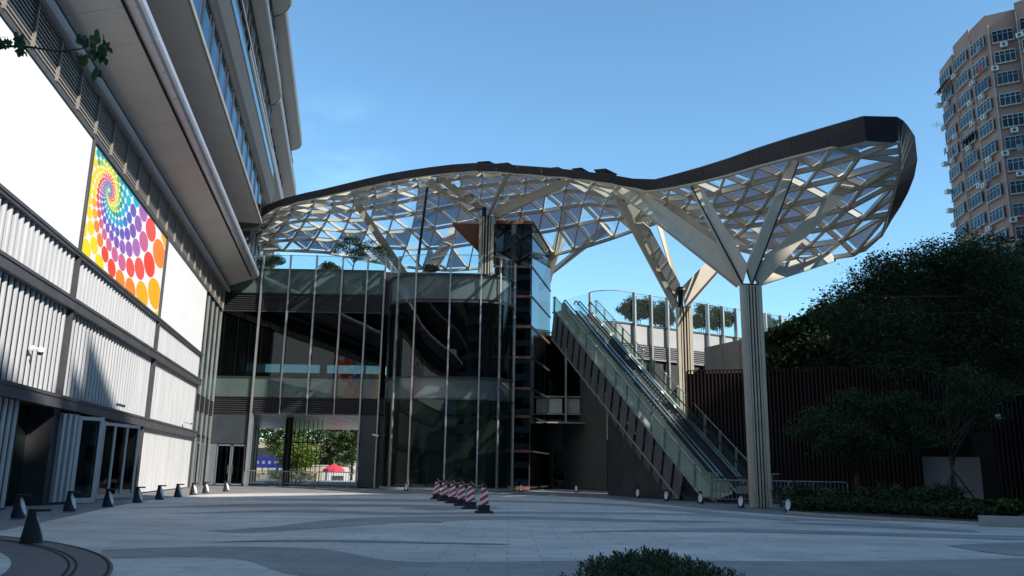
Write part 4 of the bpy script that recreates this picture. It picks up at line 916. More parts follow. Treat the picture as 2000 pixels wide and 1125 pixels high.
# left column on the terrace
Y1 = 70.5; p1_ = atY(950, 424, Y1); zb1 = 17.8
column(Vector((p1_.x + .05, Y1, zb1)), p1_.z, 1.35, [
 ((935, 426), (926, 404), Y1 - .1, (817, 348), (831, 342), 66, .4), ((926, 412), (944, 404), Y1 + .3, (847, 341), (871, 347), 69, .6), ((934, 394), (943, 404), Y1 + .7, (902, 336), (910, 337), 77, .4),
 ((950, 424), (956, 420), Y1 - .2, (985, 342), (995, 343), 64, .35, 2), ((958, 412), (966, 418), Y1 + .5, (1028, 350), (1040, 343), 76, .4), ((960, 408), (967, 427), Y1 - .05, (1100, 349), (1112, 358), 64, .4)], 5)
mb = MB(); q = atY(946, 405, Y1); mb.box(q.x - .2, q.x + .2, Y1 - .1, Y1 + .3, p1_.z - .6, q.z); mb.build('column_slot', M['steel_dark'], CN)
# low spreading supports on the terrace, and behind the lift
for bx, arms in (((806, 540, 78), [((778, 532), (796, 532), 78, (688, 397), (700, 389), 72, .4), ((811, 530), (816, 530), 77, (832, 366), (837, 364), 71, .2, 0, 'tower_dark'), ((822, 534), (848, 534), 78, (902, 412), (927, 404), 84, .5), ((772, 538), (790, 545), 78.4, (722, 490), (736, 484), 84, .4)]),
                     ((1062, 560, 84), [((1056, 560), (1076, 552), 83, (1106, 388), (1119, 383), 76, .4), ((1060, 560), (1076, 540), 84, (1104, 455), (1114, 448), 85, .4), ((1066, 545), (1076, 526), 84, (1183, 436), (1193, 447), 79, .5)])):
    bb = atY(*bx); c = MB(); c.beam((bb.x, bb.y, 14), (bb.x, bb.y, bb.z + .3), 1.0, .8, up=(0, 1, 0)); col = c.build('column', M['steel'], CN)
    for a in arms: plate(col, *a)
# ================================================================ BOLLARDS
def make_bollard():
    t = thing('light_bollard', 'x', 'bollard', (0, 0, 0), 0, 'light bollards along the edge of the plaza')
    mb = MB(); secs = []; N_ = 20
    for z, r, cut in ((0, .20, .20), (.02, .20, .20), (.12, .19, .17), (.28, .165, .10), (.44, .14, .035), (.55, .125, .0), (.60, .12, -.005)):
        secs.append([(min(r * math.cos(2 * math.pi * i / N_), cut) , r * .8 * math.sin(2 * math.pi * i / N_), z) for i in range(N_)])
    vs = [p for s_ in secs for p in s_]; fs = [(k * N_ + i, k * N_ + (i + 1) % N_, (k + 1) * N_ + (i + 1) % N_, (k + 1) * N_ + i) for k in range(len(secs) - 1) for i in range(N_)]
    fs += [tuple(range(N_ - 1, -1, -1)), tuple((len(secs) - 1) * N_ + i for i in range(N_))]; mb.add(vs, fs); mb.build('body', M['bollard'], t)
    mb = MB(); n = 18; pl = [(.07 + .21 * math.cos(2 * math.pi * i / n), .11 * math.sin(2 * math.pi * i / n)) for i in range(n)]
    pl = [(max(-.12, x), y) for x, y in pl]; mb.prism(pl, .60, .655); mb.build('cap', M['bollard'], t)
    mb = MB(); ax = Vector((.19 - 0, 0, .07)); bx_ = Vector((.008, 0, .585)); c = (ax + bx_) / 2; hv = (bx_ - ax) / 2; nn = Vector((hv.z, 0, -hv.x)).normalized() * .012
    mb.slab([c + hv * math.sin(2 * math.pi * i / 20) * .96 + Vector((0, .105 * math.cos(2 * math.pi * i / 20), 0)) + nn for i in range(20)], -.02); mb.build('reflector', M['refl'], t)
    return t
proto = make_bollard(); cen_p = Vector((0, 30))
bl = [((35, 1012), 'dark light bollard at the left edge, just behind the big one'), ((60, 1062), 'largest dark light bollard, standing on the ring paving at bottom left'),
 ((135, 999), 'light bollard before the plain door leaf, third from the left edge'), ((210, 990), 'light bollard in front of the folding glass doors'), ((268, 982), 'light bollard in front of the green shop window'),
 ((311, 976), 'light bollard in front of the first sunlit ribs at ground level'), ((347, 971), 'pale sunlit light bollard before the white ribbed wall'), ((377, 967), 'light bollard by the end of the ribbed wall'),
 ((401, 963.5), 'light bollard before the corner of the two buildings'), ((441, 960), 'light bollard in front of the grey double door'), ((793, 959), 'light bollard at the left foot of the glass drum'),
 ((904, 961), 'light bollard just behind the row of cones'),
 ((1018, 961), 'light bollard in front of the copper banded lift tower'), ((1126, 962), 'light bollard before the dark recessed entrance doors'), ((1197, 966), 'light bollard at the left end of the dark escalator wall'),
 ((1246, 972), 'light bollard in front of the middle of the escalator wall'), ((1302, 978), 'light bollard before the lower escalator cladding'), ((1369, 984), 'light bollard near the foot of the escalator'),
 ((1448, 992), 'light bollard beside the front column, on its left'), ((1541, 1000), 'light bollard beside the front column, on its right next to the hedge')]
for i, (p, lb) in enumerate(bl):
    q = atZ(*p); q.z = 0
    d = (cen_p - q.xy) if i != 1 else Vector((1, .55)); rz = math.atan2(d.y, d.x)
    if i == 1: rz = R(38)
    if i in (0, 2, 3, 4, 5, 6, 7, 8, 9): rz = R(4 - 1.3 * i)
    if i == 0: rz = R(5)
    if i >= 10: rz = math.atan2(-q.y - 4, -q.x - (0 if q.x < 5 else 14))
    o = proto if i == 0 else dup(proto, q, rz, lb)
    if i == 0: o.location = q; o.rotation_euler.z = rz; o['label'] = lb
# ================================================================ TRAFFIC CONES with chain
def stripe_mat():
    m = bpy.data.materials.new('red_white_stripes'); m.use_nodes = True; n = m.node_tree; b = n.nodes['Principled BSDF']; b.inputs['Roughness'].default_value = .45
    tc = n.nodes.new('ShaderNodeTexCoord'); sp = n.nodes.new('ShaderNodeSeparateXYZ'); n.links.new(tc.outputs['Object'], sp.inputs[0])
    ad = n.nodes.new('ShaderNodeMath'); ad.operation = 'MULTIPLY_ADD'; ad.inputs[1].default_value = .62; n.links.new(sp.outputs['Z'], ad.inputs[2])
    mu = n.nodes.new('ShaderNodeMath'); mu.operation = 'MULTIPLY'; mu.inputs[1].default_value = -1.0; n.links.new(sp.outputs['X'], mu.inputs[0]); n.links.new(mu.outputs[0], ad.inputs[0])
    dv = n.nodes.new('ShaderNodeMath'); dv.operation = 'MULTIPLY'; dv.inputs[1].default_value = 4.6; n.links.new(ad.outputs[0], dv.inputs[0])
    fr = n.nodes.new('ShaderNodeMath'); fr.operation = 'FRACT'; n.links.new(dv.outputs[0], fr.inputs[0])
    gt = n.nodes.new('ShaderNodeMath'); gt.operation = 'GREATER_THAN'; gt.inputs[1].default_value = .48; n.links.new(fr.outputs[0], gt.inputs[0])
    mx = n.nodes.new('ShaderNodeMixRGB'); mx.inputs[1].default_value = (.60, .02, .03, 1); mx.inputs[2].default_value = (.78, .78, .78, 1); n.links.new(gt.outputs[0], mx.inputs[0]); n.links.new(mx.outputs[0], b.inputs['Base Color']); return m
def rsq(h, r, z, n=4):   # rounded square ring
    out = []
    for sx, sy, a0 in ((1, 1, 0), (-1, 1, 90), (-1, -1, 180), (1, -1, 270)):
        for k in range(n): a = R(a0 + 90 * k / (n - 1)); out.append((sx * (h - r) + r * math.cos(a), sy * (h - r) + r * math.sin(a), z))
    return out
def loft(mb, rings, m=0):
    n = len(rings[0]); vs = [p for r in rings for p in r]; fs = [(k * n + i, k * n + (i + 1) % n, (k + 1) * n + (i + 1) % n, (k + 1) * n + i) for k in range(len(rings) - 1) for i in range(n)]
    fs += [tuple(range(n - 1, -1, -1)), tuple((len(rings) - 1) * n + i for i in range(n))]; mb.add(vs, fs, m)
def make_cone():
    t = thing('traffic_cone', 'x', 'traffic cone', (0, 0, 0), 0, 'traffic cones in a row across the plaza')
    mb = MB(); loft(mb, [rsq(.31, .08, 0), rsq(.31, .08, .035), rsq(.26, .07, .06), rsq(.195, .05, .075), rsq(.19, .05, .24), rsq(.175, .04, .25)]); mb.build('base', M['cone_black'], t)
    mb = MB(); loft(mb, [rsq(.165, .04, .24), rsq(.095, .03, .80)]); mb.build('sleeve', stripe_mat(), t)
    mb = MB(); loft(mb, [rsq(.09, .03, .80), rsq(.075, .03, .87), rsq(.055, .02, .88), rsq(.05, .02, .96)]); mb.tube([(0, -.07, .92), (0, .07, .92)], .02, 6); mb.build('cap', M['cone_black'], t)
    return t
cn = make_cone(); cp = [(945, 1002), (919, 994), (901, 988), (883.5, 983), (867, 978.5), (853, 975)]
cl_ = ['nearest and largest red and white striped traffic cone, right end of the row', 'second nearest red and white striped cone', 'third nearest red and white striped cone', 'fourth cone of the striped row counting from the nearest', 'fifth cone of the striped row, next to the farthest', 'farthest red and white striped cone, left end of the row']
cpos = []
for i, (p, lb) in enumerate(zip(cp, cl_)):
    q = atZ(*p); q.z = .016; cpos.append(q); o = cn if i == 0 else dup(cn, q, R((3, -8, 5, -4, 9, 2)[i]), lb, 1.12)
    if i == 0: o.location = q; o['label'] = lb; o.rotation_euler.z = R(3); o.scale = (1.12, 1.12, 1.12)
mb = MB()
for a, b in zip(cpos, cpos[1:]):
    n = 12
    P = [a.lerp(b, k / n) + Vector((0, 0, 1.06 - .13 * math.sin(math.pi * k / n))) for k in range(n + 1)]
    for k in range(n): mb.tube([P[k].lerp(P[k + 1], -.1), P[k].lerp(P[k + 1], 1.1)], .022 if k % 2 else .015, 5, m=k % 2)
tag(mb.build('plastic_chain', [M['rubber'], plain('chain_red', (.5, .3, .28))]), 'black and pale plastic chain strung over the row of cones', 'chain')
# ================================================================ CROWD BARRIERS
def make_barrier():
    t = thing('crowd_barrier', 'x', 'barrier', (0, 0, 0), 0, 'crowd barriers')
    mb = MB(); mb.tube([(-1.1, 0, .18), (-1.1, 0, 1.12), (-1.02, 0, 1.2), (1.02, 0, 1.2), (1.1, 0, 1.12), (1.1, 0, .18)], .036, 8); mb.tube([(-1.1, 0, .26), (1.1, 0, .26)], .022, 6); mb.build('frame', M['barrier'], t)
    for k in range(13):
        mb = MB(); x = -1.1 + 2.2 * (k + 1) / 14; mb.tube([(x, 0, .26), (x, 0, 1.2)], .016, 5); mb.build('bar', M['barrier'], t)
    mb = MB(); mb.box(-.12, .62, -.035, -.018, .55, .92); mb.build('sign_plate', M['plate'], t)
    for x in (-1.0, 1.0):
        mb = MB(); mb.tube([(x, -.3, .0), (x, -.28, .06), (x, -.04, .2), (x, .04, .2), (x, .28, .06), (x, .3, .0)], .02, 6); mb.build('foot', M['barrier'], t)
    return t
br = make_barrier()
bb = [((522, 950), 0, 'left of the three crowd barriers closing the passage, before the black column', 70.6), ((590, 950), 0, 'middle crowd barrier closing the open passage', 70.6), ((655, 950), 0, 'right of the three crowd barriers closing the passage', 70.6),
      ((1447, 985), -6, 'crowd barrier at the escalator foot, left of the front column', 45.2), ((1535, 988), -5, 'crowd barrier just right of the front column, a bag hung behind it', 44.4), ((1600, 990), -8, 'crowd barrier farthest right, half lost in the hedge', 43.6)]
for i, (p, rz, lb, Y) in enumerate(bb):
    q = atY(*p, Y); q.z = 0
    if i in (0, 1, 2): q.x = XP0 + 1.55 + i * 3.0
    o = br if i == 0 else dup(br, q, R(rz), lb)
    if i == 0: o.location = q; o['label'] = lb
    if i < 3: o.scale = (1.32, 1, 1.05)
    o['label'] = lb.replace(', a bag hung behind it', '')
# ================================================================ CAMERAS AND LAMPS ON WALLS
def dome_cam(name, p, out, sc, label):
    t = thing(name, label, 'security camera', p); p = Vector(p); out = Vector(out).normalized()
    mb = MB(); mb.beam(p, p + out * .32 * sc, .07 * sc, .07 * sc); mb.box(p.x - .05 * sc, p.x + .05 * sc, p.y - .05 * sc, p.y + .05 * sc, p.z - .1 * sc, p.z + .1 * sc); mb.build('bracket', M['white_panel'], t)
    c = p + out * .34 * sc; mb = MB(); N_ = 14; rings = []
    for z, r in ((.06, .04), (.02, .10), (-.10, .13), (-.16, .15), (-.18, .13)): rings.append([(c.x + r * sc * math.cos(2 * math.pi * i / N_), c.y + r * sc * math.sin(2 * math.pi * i / N_), c.z + z * sc) for i in range(N_)])
    loft(mb, rings); mb.build('housing', M['white_panel'], t, True)
    mb = MB(); rings = []
    for z, r in ((-.18, .12), (-.24, .105), (-.29, .06), (-.30, .01)): rings.append([(c.x + r * sc * math.cos(2 * math.pi * i / N_), c.y + r * sc * math.sin(2 * math.pi * i / N_), c.z + z * sc) for i in range(N_)])
    loft(mb, rings); mb.build('dome', M['rubber'], t, True); return t
s_, z_ = wallsz(62, 682, .2); dome_cam('security_camera', W(s_, .2, z_ + .05), (WN.x, WN.y, 0), .85, 'white dome security camera on a bracket, on the ribbed wall at the left')
def box_cam(p, out, label, sc=1):
    t = thing('security_camera', label, 'security camera', p); p = Vector(p); out = Vector(out).normalized()
    mb = MB(); mb.beam(p, p + out * .25 * sc, .05, .05); mb.build('bracket', M['white_panel'], t)
    c = p + out * .25 * sc; mb = MB(); mb.beam(c + Vector((-.2, -.1, .06)) * sc, c + Vector((.22, -.25, -.04)) * sc, .13 * sc, .12 * sc); mb.build('housing', M['white_panel'], t)
    mb = MB(); e = c + Vector((.22, -.25, -.04)) * sc; mb.beam(e, e + Vector((.03, -.011, -.007)), .09 * sc, .08 * sc); mb.build('lens', M['rubber'], t)
s_, z_ = wallsz(360, 826, .2); box_cam(W(s_, .18, z_), (WN.x, WN.y, 0), 'small white box camera at the far end of the ribbed wall', 1.3)
s_, z_ = wallsz(222, 800, .2); box_cam(W(s_, .3, z_ + .2), (WN.x, WN.y, 0), 'small white camera above the folding glass doors', 1.0)
q = atY(736, 851, YF); box_cam((q.x, YF - .1, q.z), (0, -1, 0), 'small white box camera on the glass building beside the passage', 1.3)
# ================================================================ RIGHT SIDE: slatted wall, planted bank
SW0, SW1 = Vector((atY(1342, 728, 58).x, 58.0)), Vector((34.0, 50.5)); sd_ = (SW1 - SW0).normalized(); sn_ = Vector((sd_.y, -sd_.x)); SL = (SW1 - SW0).length
zsw = atY(1342, 726, 58).z
SWT = thing('slatted_wall', 'tall wall of brown vertical metal slats behind the trees at the right', 'wall', (*SW0, 0))
def S3(u, n, z): return Vector((SW0.x + sd_.x * u + sn_.x * n, SW0.y + sd_.y * u + sn_.y * n, z))
ud0 = (atP(1795, 900, SW0, sn_).xy - SW0).dot(sd_); ud1 = (atP(1945, 900, SW0, sn_).xy - SW0).dot(sd_); zd = atP(1850, 845, SW0, sn_).z
mb = MB(); u = 0.0; pr2 = random.Random(4)
while u < SL:
    z0 = zd if ud0 < u < ud1 else 0
    c0 = S3(u, .14, z0); c1 = S3(u, .14, zsw + pr2.uniform(-.02, .02)); mb.beam(c0, c1, .10, .18, up=(sn_.x, sn_.y, 0)); u += .25
mb.build('slat', M['slat'], SWT)['kind'] = 'stuff'
mb = MB(); a, b = S3(0, -.1, 0), S3(ud0, -.1, 0); c, d = S3(ud1, -.1, 0), S3(SL, -.1, 0); up = Vector((0, 0, 1))
for p, q, z0 in ((a, b, 0), (b, c, zd), (c, d, 0)): mb.beam(p + up * (z0 + zsw - .15) / 2, q + up * (z0 + zsw - .15) / 2, .1, zsw - .15 - z0)
mb.beam(b + Vector((0, 2.5, zd / 2)), c + Vector((0, 2.5, zd / 2)), .1, zd)
mb.build('backing', M['slat_back'], SWT)
mb = MB(); mb.beam(S3(ud0 + .3, -1.0, 1.45), S3(ud0 + 3.6, -1.0, 1.45), .1, 2.9); mb.build('pale_panel', M['concrete'], SWT)
mb = MB(); mb.beam(S3(0, .14, zsw + .04), S3(SL, .14, zsw + .04), .3, .05); mb.build('coping', M['slat'], SWT)
q = atP(1947, 812, SW0 + sn_ * .3, sn_); dome_cam('security_camera', (q.x, q.y, q.z), (sn_.x, sn_.y, 0), 1.3, 'pale dome camera on the brown slatted wall at far right')
# planted bank above and behind the wall
PB = thing('planted_bank', 'dark building mass covered in climbing plants above the slatted wall', 'green wall', (24, 64, 0))
e0, e1, e2, e3 = atY(1490, 650, 62), atY(1600, 600, 60), atY(1760, 520, 58), atY(2060, 440, 55)
mb = MB(); pl = [(e0.x, 62), (e1.x, 60), (e2.x, 58), (e3.x + 6, 55), (e3.x + 8, 90), (e0.x, 90)]
mb.prism(pl, 0, [e0.z, e1.z, e2.z - .6, e3.z, e3.z, e0.z]); mb.build('mass', M['soil'], PB)
vb = []
for k in range(34):
    f = k / 33; top = e0.lerp(e1, f * 3) if f < 1 / 3 else (e1.lerp(e2, f * 3 - 1) if f < 2 / 3 else e2.lerp(e3, f * 3 - 2))
    for zf in (0.96, .8, .64, .5): vb.append(((top.x + .3, top.y - .5, max(top.z * zf, 8)), (1.3, .5, 1.1)))
leaves('climbing_plants', vb, 15000, .16, LM['dark'], PB, clump=.28)
# ================================================================ TREES
def tree(name, label, base, h, blobs, n, size, mt, lean=(0, 0), r=.16, group=None, clump=.3, cat='tree', seed=1, limbs=7):
    t = thing(name, label, cat, base, 0, group); rg = random.Random(seed); B = Vector(base); mb = MB()
    top = B + Vector((lean[0], lean[1], h)); pts = [B, B.lerp(top, .35) + Vector((rg.uniform(-.1, .1), 0, 0)), B.lerp(top, .7), top]; mb.tube(pts, r, 8, r2=r * .35)
    for k in range(limbs):
        c, rr = blobs[k % len(blobs)]; s0 = B.lerp(top, .45 + .45 * rg.random()); e = Vector(c) + Vector((rg.uniform(-.6, .6) * rr[0], rg.uniform(-.6, .6) * rr[1], rg.uniform(-.4, .5) * rr[2])); m = s0.lerp(e, .5) + Vector((0, 0, .12 * (e - s0).length))
        mb.tube([s0, m, e], r * .45, 6, r2=r * .08)
    mb.build('trunk', M['bark'], t, True); leaves('crown', blobs, n, size, mt, t, clump=clump, seed=seed); return t
def blobset(c, r, k, rg, rr=(.35, .6)):
    out = []
    for _ in range(k):
        d = Vector((rg.gauss(0, 1), rg.gauss(0, 1), rg.gauss(0, .8))).normalized(); q = rg.uniform(rr[0], rr[1]); out.append(((c[0] + d.x * r[0] * (1 - q * .7), c[1] + d.y * r[1] * (1 - q * .7), c[2] + d.z * r[2] * (1 - q * .7)), (r[0] * q, r[1] * q, r[2] * q)))
    return out
rg = random.Random(3)
def T(px, py, Y): p = atY(px, py, Y); return (p.x, p.y, p.z)
# big dark tree at the right: crown from 1600 to 2000 px
bs = []
for px, py, r in ((1650, 600, 1.5), (1700, 560, 1.6), (1745, 530, 1.6), (1800, 540, 2.0), (1860, 520, 2.1), (1900, 500, 1.8), (1960, 540, 2.2), (1850, 620, 2.3), (1760, 640, 2.0), (1940, 640, 2.4), (2040, 560, 2.4), (1700, 660, 1.5), (1640, 650, 1.1), (1850, 700, 2.0), (1960, 720, 2.0), (1750, 710, 1.4), (1830, 500, 1.3), (1720, 520, .9), (2060, 660, 2.3), (1610, 620, .7)):
    bs.append((T(px, py, 43 + rg.uniform(-1.5, 1.5)), (r, r, r * .72)))
g1 = atZ(1868, 980); tree('broad_tree', 'large dark feathery tree whose crown fills the right side', (g1.x + 1, 43, 0), 8.5, bs, 62000, .075, LM['dark'], (0, .3), .3, clump=.30, seed=2, limbs=22)
bs = []
for px, py, r in ((1600, 820, 1.1), (1650, 850, 1.2), (1700, 800, 1.3), (1750, 830, 1.2), (1690, 870, 1.2), (1620, 870, .8), (1760, 780, 1.0), (1560, 845, .6), (1780, 860, .9), (1660, 780, .9)):
    bs.append((T(px, py, 39 + rg.uniform(-.8, .8)), (r, r, r * .55)))
tree('small_tree', 'low spreading dark tree in front of the slatted wall, above the hedge', (atY(1676, 990, 39).x, 39, 0), 3.0, bs, 17000, .06, LM['dark'], (.1, 0), .17, clump=.22, seed=4, limbs=12)
bs = []
for px, py, r in ((1850, 800, 1.1), (1900, 780, 1.2), (1870, 740, 1.1), (1930, 810, .9), (1830, 850, .8), (1950, 760, .9)):
    bs.append((T(px, py, 37 + rg.uniform(-.8, .8)), (r, r, r * .6)))
st = tree('staked_tree', 'sparse young tree with props against its trunk by the dark opening', (atY(1868, 985, 37).x, 37, 0), 3.6, bs, 5500, .06, LM['dark'], (-.1, 0), .11, clump=.25, seed=6, limbs=14)
mb = MB(); b_ = Vector((atY(1868, 985, 37).x, 37, 0))
for dx, dy in ((-1.0, -.3), (1.2, -.2), (.2, 1.1)): mb.tube([b_ + Vector((dx, dy, 0)), b_ + Vector((0, 0, 1.9))], .04, 6)
mb.build('prop', M['bark'], st)
mb = MB(); PBK = atZ(1560, 1006)
# planting bed: soil sheet, hedge and bright broad-leaved plants, pale kerb planter
ground_sheet('planting_bed', gp((1545, 1002), (1700, 1012), (1915, 1026)) + [Vector((26, 30)), Vector((34, 49)), Vector((16, 49))], .05, M['soil'])
mb = MB(); ks = smooth_poly(gp((1540, 1003), (1620, 1009), (1760, 1017), (1918, 1026)), 4)
for a, b in zip(ks, ks[1:]): mb.beam((a.x, a.y, .04), (b.x, b.y, .04), .14, .12)
tag(mb.build('planting_kerb', M['kerb']), 'low stone kerb along the dark planting bed', 'kerb')
kb = atZ(1918, 1028); ke = atZ(2060, 1034); mb = MB(); mb.beam((kb.x, kb.y + .1, .17), (ke.x + 2, ke.y + .1, .17), .35, .34)
tag(mb.build('planter_kerb', M['kerb']), 'pale raised kerb of the planter at the right edge', 'kerb')
def hedge(name, label, pts, rx, ry, rz, n, size, mt, seed, clump=.0, cat='hedge'):
    bs = [((p[0], p[1], p[2]), (rx * random.Random(seed + i).uniform(.8, 1.2), ry, rz * random.Random(seed * 3 + i).uniform(.75, 1.25))) for i, p in enumerate(pts)]
    o = leaves(name, bs, n, size, mt, None, clump=clump, seed=seed); tag(o, label, cat); return o
hp = smooth_poly(gp((1560, 1000), (1700, 1006), (1820, 1012), (1905, 1018)), 5)
hedge('low_hedge', 'low dark hedge along the kerb under the small tree', [(p.x + .4, p.y + .7, .3) for p in hp], .8, .7, .38, 9000, .06, LM['shrub'], 11)
hedge('low_hedge', 'taller dark shrubs behind the low hedge, at the feet of the trees', [(p.x + .6, p.y + 3.0, .6) for p in hp], 1.1, .9, .65, 9000, .07, LM['dark'], 13, .15)
for k, (px, py) in enumerate(((1905, 1012), (1935, 1014), (1965, 1015), (1992, 1016))):
    q = atZ(px, py); leaves_o = leaves('broad_leaved_plant', [((q.x, q.y + .5, .45), (.55, .5, .32))], 420, .12, LM['mid'], None, seed=20 + k, aspect=.7)
    tag(leaves_o, ['bright broad leaved plant at the left end of the pale planter', 'bright broad leaved plant second from the left in the pale planter', 'bright broad leaved plant second from the right edge of the photo', 'bright broad leaved plant cut by the right edge of the photo'][k], 'plant', 'broad leaved plants in the pale planter')
# shrub at the bottom of the picture: many upright shoots, each a whorl of pointed leaves
q = atY(1275, 1150, 4.9); bx_, by_ = q.x, 4.95
SH = thing('glossy_shrub', 'dark glossy shrub of upright shoots rising into the bottom of the picture', 'shrub', (bx_, by_, 0))
rs = random.Random(31); lf = MB(); st_ = MB(); top_px = [(1095, 1125), (1115, 1108), (1150, 1090), (1190, 1085), (1225, 1082), (1265, 1072), (1300, 1076), (1350, 1090), (1395, 1103), (1430, 1112), (1465, 1126)]
def toph(x):
    for (a, ya), (b, yb) in zip(top_px, top_px[1:]):
        if a <= x <= b: return ya + (yb - ya) * (x - a) / (b - a)
    return 1135
for k in range(520):
    Y = rs.uniform(4.45, 5.5); px = 1280 + (rs.random() + rs.random() - 1) * 215 * (1 if abs(Y - 4.95) < .3 else .85); edge_ = abs(Y - 4.95) / .55
    tip = atY(px, toph(px) + rs.uniform(-4, 26) + 30 * edge_ ** 2, 4.95); tip = Vector((tip.x, Y, tip.z)); ax = Vector((rs.gauss(0, .25) + (tip.x - bx_) * .5, rs.gauss(0, .25) + (Y - by_) * .5, 1)).normalized(); L = rs.uniform(.05, .13)
    st_.tube([tip - ax * (L + .12), tip], .0028, 4, r2=.0012)
    nl = rs.randint(12, 20)
    for q_ in range(nl):
        f = q_ / nl; p = tip - ax * (L * (1 - f)); ang = q_ * 2.4; o1 = ax.cross(Vector((1, 0.3, 0))).normalized(); o2 = ax.cross(o1); rd = (o1 * math.cos(ang) + o2 * math.sin(ang)); d = (ax * (.25 + .9 * f) + rd).normalized(); ll = rs.uniform(.020, .036); w_ = d.cross(ax).normalized() * ll * .20; n_ = d.cross(w_).normalized() * ll * .1
        lf.add([p, p + d * ll * .5 + w_ + n_, p + d * ll, p + d * ll * .5 - w_ + n_], [(0, 1, 2), (0, 2, 3)])
lf.build('leaves', LM['shrub'], SH); st_.build('shoot', M['bark'], SH)
mb = MB()
for k in range(9): mb.tube([(bx_ + (k - 4) * .05, by_ + .03 * (k % 3), 0), (bx_ + (k - 4) * .12, by_ + .08 * (k % 3 - 1), .88)], .012, 5)
mb.build('stem', M['bark'], SH)
leaves('inner_leaves', [((bx_, by_, .72), (.50, .42, .22))], 5000, .02, LM['shrub'], SH, seed=32)
tp = bpy.data.objects.new('x', None)
# overhanging twig, top left, with the young tree it grows on just out of the frame
tb_ = Vector((-5.3, 4.6, 0)); TT = thing('leaning_tree', 'thin tree branch with a few green leaves reaching in at the top left corner', 'tree', tuple(tb_))
def TP(px, py, Y=5.0): return Vector(T(px, py, Y))
mb = MB(); mb.tube([tb_, tb_ + Vector((.1, 0, 2)), tb_ + Vector((.2, .1, 3.6)), tb_ + Vector((.3, .2, 4.6))], .07, 8, r2=.03); mb.build('trunk', M['bark'], TT)
mb = MB(); mb.tube([tb_ + Vector((.2, .1, 3.6)), TP(-60, 112), TP(15, 90), TP(60, 92), TP(115, 101), TP(160, 95), TP(195, 84)], .012, 6, r2=.0025)
mb.tube([TP(115, 101), TP(150, 104), TP(185, 118)], .003, 5, r2=.0015); mb.tube([TP(-40, 70), TP(15, 73)], .003, 5, r2=.0015); mb.build('branch', M['bark'], TT)
lf = MB(); rl = random.Random(9)
for cx_, cy_, k, sp in ((36, 85, 26, 14), (5, 88, 12, 11), (165, 76, 16, 14), (195, 75, 10, 12), (193, 108, 26, 14), (163, 117, 10, 9), (187, 142, 12, 8), (205, 97, 8, 7), (42, 103, 8, 7)):
    for _ in range(k):
        p = TP(cx_ + rl.gauss(0, sp * .55), cy_ + rl.gauss(0, sp * .55), 5 + rl.uniform(-.12, .12)); a = Vector((rl.gauss(0, .5), rl.gauss(0, .5), -1)).normalized(); b = a.cross(Vector((rl.gauss(0, 1), rl.gauss(0, 1), rl.gauss(0, 1)))).normalized(); L_ = rl.uniform(.022, .036)
        nn = a.cross(b) * L_ * .15; lf.add([p - a * L_, p - a * L_ * .3 + b * L_ * .6 + nn, p + a * L_ * .5 + b * L_ * .5 + nn, p + a * L_ * 1.2, p + a * L_ * .5 - b * L_ * .5 + nn, p - a * L_ * .3 - b * L_ * .6 + nn], [(0, 1, 2, 3), (0, 3, 4, 5)])
lf.build('leaves', leafmat('leaf_twig', (.035, .085, .015), .4), TT)
leaves('crown', [((-5.0, 4.2, 5.0), (.6, .6, .5))], 900, .05, LM['mid'], TT, seed=77)
# terrace bushes, left roof
for px, py, rx, rz_, Y, lb, mt in ((530, 512, 1.25, .75, 75, 'rounded yellow green bush on the left roof terrace', 'mid'), (641, 523, 1.1, .55, 75, 'rounded dark bush on the roof terrace behind glass', 'shrub'), (842, 524, .7, .4, 74, 'small bush behind the glass of the drum', 'shrub')):
    c = T(px, py, Y); t = thing('terrace_bush', lb, 'bush', (c[0], Y, ZT)); rr2 = random.Random(int(px)); leaves('crown', blobset((c[0], Y, c[2]), (rx, rx, rz_), 9, rr2, (.45, .75)), 3200, .075, LM[mt], t, seed=int(px)); mb = MB(); mb.tube([(c[0], Y, ZT), (c[0], Y, c[2])], .12, 6); mb.tube([(c[0], Y, ZT), (c[0], Y, ZT + .3)], rx * .6, 14); mb.build('planter', M['pot'], t)
bs = []
for px, py, r in ((668, 483, .8), (690, 470, .9), (712, 482, .9), (735, 488, .8), (690, 492, .8), (655, 492, .5), (752, 498, .4), (705, 500, .6), (725, 472, .4)): bs.append((T(px, py, 75 + rg.uniform(-.5, .5)), (r, r, r * .35)))
tree('cloud_pruned_tree', 'small sparse flat topped tree on the left roof terrace', (atY(688, 530, 75).x, 75, ZT), 2.1, bs, 3600, .07, LM['ever'], (.2, 0), .09, clump=.2, seed=8, limbs=14)
# shrubs behind the right terrace screens
for px, py, hw, lb in ((1245, 603, 1.7, 'leafy shrub behind the curved left end of the right terrace screen'), (1297, 614, 1.2, 'leafy shrub behind the right terrace screen, left of the middle column'), (1372, 618, 1.1, 'leafy shrub just right of the middle column behind the terrace screen'), (1408, 622, 1.3, 'bushy shrub behind the terrace screen between the two columns'), (1500, 630, .9, 'small shrub seen just right of the front column on the terrace')):
    u = (atP(px, py, T0 - TN * 1.2, TN).xy - T0).dot(TD); c = Vector(T3(u, -1.3, 0)); z = atP(px, py, T0 - TN * 1.2, TN).z; t = thing('terrace_shrub', lb, 'shrub', (c.x, c.y, zt)); leaves('crown', blobset((c.x, c.y, z), (hw, .7, 1.25), 12, random.Random(px), (.35, .6)), 8000, .10, LM['ever'], t, seed=px, clump=.2); mb = MB()
    for k in range(4): mb.tube([(c.x + (k - 1.5) * .15, c.y, zt), (c.x + (k - 1.5) * .4, c.y, z)], .03, 5)
    mb.build('stem', M['bark'], t)
